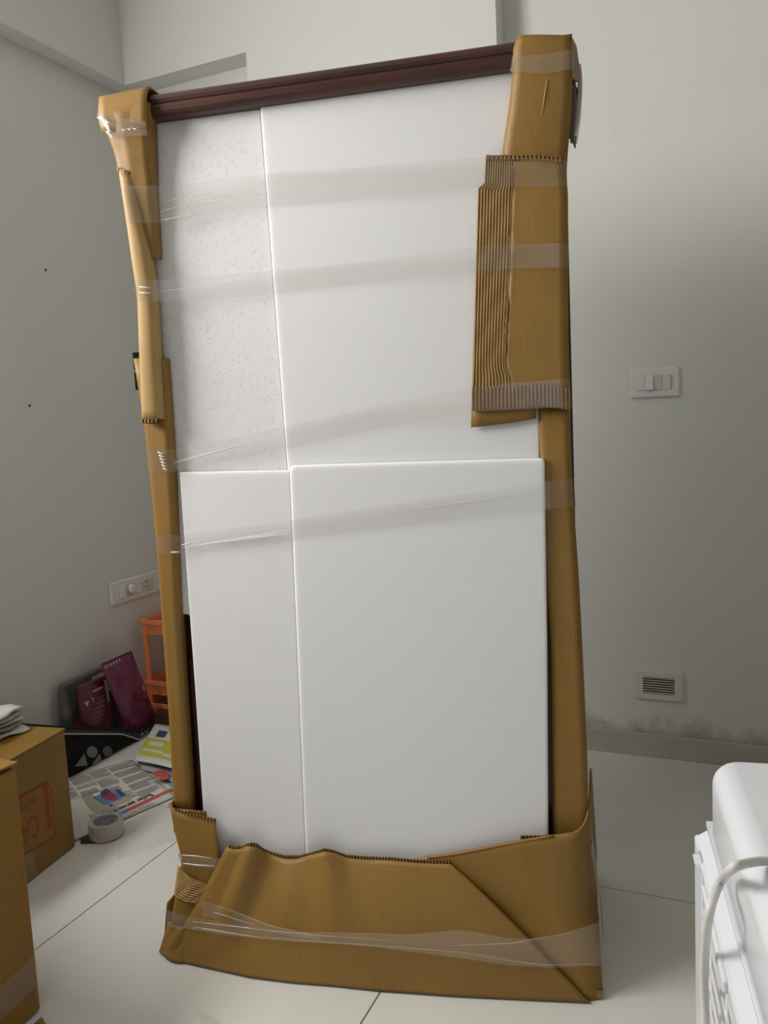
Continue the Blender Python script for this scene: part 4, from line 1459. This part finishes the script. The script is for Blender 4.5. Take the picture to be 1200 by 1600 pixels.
quads('yellow_print', ystrip(0.02, 0.42, 0.9, 0.86), M['ink_yellow'], ys)
quads('pale_lettering', ystrip(0.10, 0.50, 0.36, 0.60, .0019, 4) + ystrip(0.06, 0.70, 0.42, 0.76, .0019, 4) + ystrip(0.44, 0.74, 0.7, 0.80, .0019, 4), M['paper'], ys)
quads('picture_print', ystrip(0.14, 0.18, 0.30, 0.36, .0014, 3), M['ink_navy'], ys)
quads('picture_print', ystrip(0.28, 0.04, 0.5, 0.14, .0014, 3), M['ink_pink'], ys)

# grey crumpled page with a red picture
gs, on, org, c = sheet_from_px('newspaper', 'crumpled grey newspaper page with a red picture, between two other sheets', [(212, 1188), (320, 1208), (310, 1240), (222, 1200)], 0.012, M['paper_grey'],
                               lambda s, t: 0.005 * math.sin(9 * s + 5 * t) * math.sin(7 * t + 1), R=18, K=24)
TL, TR, BR, BL = [q - org for q in c]
qs = [on(x, y, .0085) for x, y in ((236, 1208), (246, 1204), (258, 1204), (264, 1210), (264, 1216), (256, 1219), (247, 1217))]
quads('red_picture', [qs], M['ink_red'], gs)
text('picture_lettering', 'O', M['paper'], gs, on(250, 1213, .0092), on(244, 1217, 0.0092) - on(252, 1214, 0.0092), on(247, 1219, 0.0092) - on(249, 1213, .0092), 0.030)
cs, on, org, c = sheet_from_px('newspaper', 'pale newspaper sheet with a cyan corner patch, lowest of the pile', [(225, 1215), (330, 1205), (335, 1245), (262, 1238)], 0.002, M['paper'])
quads('cyan_print', [[on(262, 1224), on(285, 1218), on(285, 1232), on(268, 1231)]], M['ink_cyan'], cs)

# black sleeve under the corner of the main page
q = [at_z(x, y) for x, y in ((106, 1290), (160, 1268), (142, 1304), (120, 1300))]
q = [at_z(124, 1296), at_z(160, 1292), at_z(150, 1318), at_z(126, 1319)]
bs = prism('document_sleeve', [Vector((p.x, p.y, 0.0045)) for p in q], [Vector((p.x, p.y, 0.0008)) for p in q], M['black'])
tag(bs, 'thin black sleeve peeping out under the newspaper corner by the tape roll', 'sleeve')

# tape roll
tc_ = at_z(168, 1318)
d_ = Vector((tc_.x, tc_.y, 0)).normalized()
RR = 0.049
tr_c = Vector((tc_.x, tc_.y, 0.0045)) + d_ * RR
tr = thing('tape_roll', 'roll of clear packing tape lying flat on the floor tiles', 'tape', tr_c)
lathe('tape_layers', [(0.0395, 0.001), (RR, 0.001), (RR, 0.043), (0.0395, 0.043)], M['roll'], tr, 56)
co = lathe('core', [(0.0365, 0.001), (0.0393, 0.001), (0.0393, 0.044), (0.0365, 0.044)], M['core'], tr, 56)
# printed marks inside the core
q_ = []
for k in range(14):
    a0 = math.radians(95 + k * 11)
    for zz, hh in ((0.009, 0.006), (0.020, 0.005), (0.031, 0.007)):
        if random.random() < 0.75:
            a1 = a0 + math.radians(rnd(3, 8))
            q_.append([(0.0362 * math.cos(a0), 0.0362 * math.sin(a0), zz), (0.0362 * math.cos(a1), 0.0362 * math.sin(a1), zz), (0.0362 * math.cos(a1), 0.0362 * math.sin(a1), zz + hh), (0.0362 * math.cos(a0), 0.0362 * math.sin(a0), zz + hh)])
quads('core_print', q_, M['core_ink'], tr)

# loose clear film beside the roll
c = [at_z(*q) for q in ((192, 1290), (262, 1252), (284, 1312), (182, 1346))]
rows = []
for i in range(12):
    row = []
    for j in range(16):
        p_ = c[0].lerp(c[1], j / 15).lerp(c[3].lerp(c[2], j / 15), i / 11)
        row.append(Vector((p_.x, p_.y, 0.0025 + 0.0015 * math.sin(i * 0.9 + j * 0.7) * math.sin(j * 0.5))))
    rows.append(row)
o = grid('plastic_film', rows, M['film3'], None)
tag(o, 'loose clear plastic film lying flat between tape roll and cabinet', 'film')
# glinting scrap of film near the camera
c = [at_z(*q) for q in ((306, 1580), (330, 1588), (350, 1602), (318, 1606))]
rows = [[Vector((p_.x, p_.y, 0.0022 + 0.0008 * math.sin(i * 1.4 + j))) for j in range(6) for p_ in [c[0].lerp(c[1], j / 5).lerp(c[3].lerp(c[2], j / 5), i / 4)]] for i in range(5)]
o = grid('film_scrap', rows, M['film3'], None)
tag(o, 'small clear film scrap glinting on the floor at the bottom edge', 'film')

# ================================================================== AIR COOLER ON THE RIGHT
CZ = 0.80
e0, e1 = at_z(1100, 1258, CZ - 0.078), at_z(1193, 1600, CZ - 0.078)
dirv = (e0 - e1).normalized()
crz = math.atan2(-dirv.x, dirv.y)
rear = at_z(1150, 1182, CZ)
corner = e0.copy()
corner.z = 0
# local: left face at x=0, rear face at y=0, body runs to +x, -y
yy = Vector((-math.sin(crz), math.cos(crz), 0))
corner += yy * ((rear - corner).dot(yy) + 0.004)
corner.z = 0
CW, CDp = 0.44, 0.52
ac = thing('air_cooler', 'white air cooler with slatted flank and looped cord at the right edge', 'appliance', corner, crz)


def rounded(name, x0, x1, y0, y1, z0, z1, rv, rt, m_, parent, taper=0.0):
    """box with rounded upright corners and a rolled top edge"""
    bm = bmesh.new()
    box_bm(bm, (x0, y0, z0), (x1, y1, z1))
    up_ = [e for e in bm.edges if abs(e.verts[0].co.z - e.verts[1].co.z) > 0.01]
    bmesh.ops.bevel(bm, geom=up_, offset=rv, segments=8, affect='EDGES', profile=0.5)
    te = [e for e in bm.edges if e.verts[0].co.z > z1 - 1e-5 and e.verts[1].co.z > z1 - 1e-5]
    if rt:
        bmesh.ops.bevel(bm, geom=te, offset=rt, segments=8, affect='EDGES', profile=0.5)
    me_ = bpy.data.meshes.new(name)
    bm.to_mesh(me_)
    bm.free()
    o_ = link(name, me_, m_, parent, True)
    for p2 in me_.polygons:
        p2.use_smooth = len(p2.vertices) == 4
    return o_


rounded('top_cover', 0.0, CW, -CDp, 0.0, CZ - 0.075, CZ, 0.028, 0.022, M['cooler'], ac)
rounded('seam_rib', -0.003, CW + 0.003, -CDp - 0.003, 0.003, CZ - 0.081, CZ - 0.075, 0.029, 0.002, M['cooler'], ac)
# shell below: a sloping shoulder, then an upright flank opened for the grille
FX = -0.014                                   # the flank stands proud of the cover
zb_, zt_ = 0.06, CZ - 0.081
zs_ = zt_ - 0.013                             # foot of the shoulder
YR, YN = 0.010, -CDp + 0.004
boxes('shell', [((0.012, YN, zb_), (CW, YR, zt_)), ((FX, -0.052, zb_), (0.014, YR, zs_)), ((FX, YN, zb_), (0.014, -CDp + 0.06, zs_)),
                ((FX, -CDp + 0.06, zs_ - 0.013), (0.014, -0.022, zs_)), ((FX, -CDp + 0.06, zb_), (0.014, -0.022, zb_ + 0.06))], M['cooler'], ac, bev=0.003)
prism('shoulder', [(FX + 0.001, YR - 0.002, zs_ - 0.002), (0.013, YR - 0.002, zs_ - 0.002), (0.013, YR - 0.012, zt_), (0.0, YR - 0.012, zt_)],
      [(FX + 0.001, YN, zs_ - 0.002), (0.013, YN, zs_ - 0.002), (0.013, YN, zt_), (0.0, YN, zt_)], M['cooler'], ac, 0.002)
boxes('grille_shade', [((0.0122, -CDp + 0.058, zb_ + 0.055), (0.0145, -0.020, zs_ - 0.012))], M['dark'], ac)  # dark plate standing for the shade behind the slats
rounded('foot_base', FX - 0.004, CW + 0.006, -CDp - 0.006, 0.014, 0.001, zb_, 0.03, 0.01, M['cooler'], ac)
sl = None
z = zs_ - 0.026
while z > zb_ + 0.07:
    if sl is None:
        ya, yb2 = -CDp + 0.062, -0.023
        x1, x2, hh = FX + 0.001, FX + 0.003, 0.0023
        vs = [(x1, ya, -hh), (x1, yb2, -hh), (x2, yb2, -hh), (x2, ya, -hh), (x1, ya, hh), (x1, yb2, hh), (x2, yb2, hh), (x2, ya, hh)]
        sl = mesh('slat', vs, cubef, M['cooler_slat'], ac)
        o = sl
    else:
        o = sl.copy()
        COL.objects.link(o)
        o.parent = ac
    o.location = (0, 0, z)
    z -= 0.0245
for y in (-0.10, -0.20, -0.30, -0.40):
    boxes('mullion', [((FX + 0.002, y - 0.0045, zb_ + 0.06), (FX + 0.008, y + 0.0045, zs_ - 0.013))], M['cooler_slat'], ac, bev=0.001)
# raised border tabs and clips
for y0_, y1_ in ((-0.225, -0.085), (-0.42, -0.28)):
    boxes('border_tab', [((FX - 0.004, y0_, zs_ - 0.014), (FX + 0.002, y1_, zs_ - 0.002))], M['cooler'], ac, bev=0.0025, seg=3)
for y in (-0.040, -0.330):
    vs = [(FX + 0.001, y - 0.014, zs_ - 0.006), (FX + 0.001, y + 0.014, zs_ - 0.006), (-0.006, y + 0.009, zt_ - 0.014), (-0.006, y - 0.009, zt_ - 0.014),
          (FX - 0.006, y - 0.010, zs_ - 0.002), (FX - 0.006, y + 0.010, zs_ - 0.002), (-0.012, y + 0.007, zt_ - 0.014), (-0.012, y - 0.007, zt_ - 0.014)]
    mesh('clip', vs, [(0, 1, 2, 3), (4, 7, 6, 5), (0, 4, 5, 1), (1, 5, 6, 2), (2, 6, 7, 3), (3, 7, 4, 0)], M['cooler'], ac)
# cord: over the lid, round the edge and down beside the slats
mw = Matrix.Translation(corner) @ Matrix.Rotation(crz, 4, 'Z')
inv = mw.inverted()


def on_side(px, py, x):
    e, d = inv @ EYE, inv.to_3x3() @ ray(px, py)
    return e + d * ((x - e.x) / d.x)


cz = CZ + 0.0042
cp = [inv @ at_z(1290, 1352, cz), inv @ at_z(1245, 1345, cz), inv @ at_z(1198, 1345, cz), inv @ at_z(1165, 1349, cz + 0.004), inv @ at_z(1143, 1358, cz + 0.004)]
cp += [on_side(1126, 1377, -0.012), on_side(1110, 1420, -0.026), on_side(1102, 1480, -0.027), on_side(1100, 1540, -0.026), on_side(1103, 1610, -0.025)]
last = cp[-1]
cp += [last + Vector((0.0, -0.01, -0.10)), last + Vector((0.002, -0.02, -0.2)), Vector((FX - 0.003, last.y - 0.03, 0.16))]
pc = tube('power_cord', cp, 0.0037, M['cord'], ac, 12, 8)
q = cp[0]
boxes('plug', [((q.x - 0.004, q.y - 0.011, CZ + 0.0006), (q.x + 0.036, q.y + 0.011, CZ + 0.016))], M['cord'], pc, bev=0.004, seg=3)

# repeats share a group
for o in list(COL.objects):
    if o.parent is None and 'category' in o:
        n = o.name.split('.')[0]
        if n == 'newspaper':
            o['group'] = 'newspaper sheets spread on the floor'
        elif n == 'snack_pouch':
            o['group'] = 'packets leaning against the left wall'
        elif n == 'cardboard_box':
            o['group'] = 'brown cartons at the left edge'
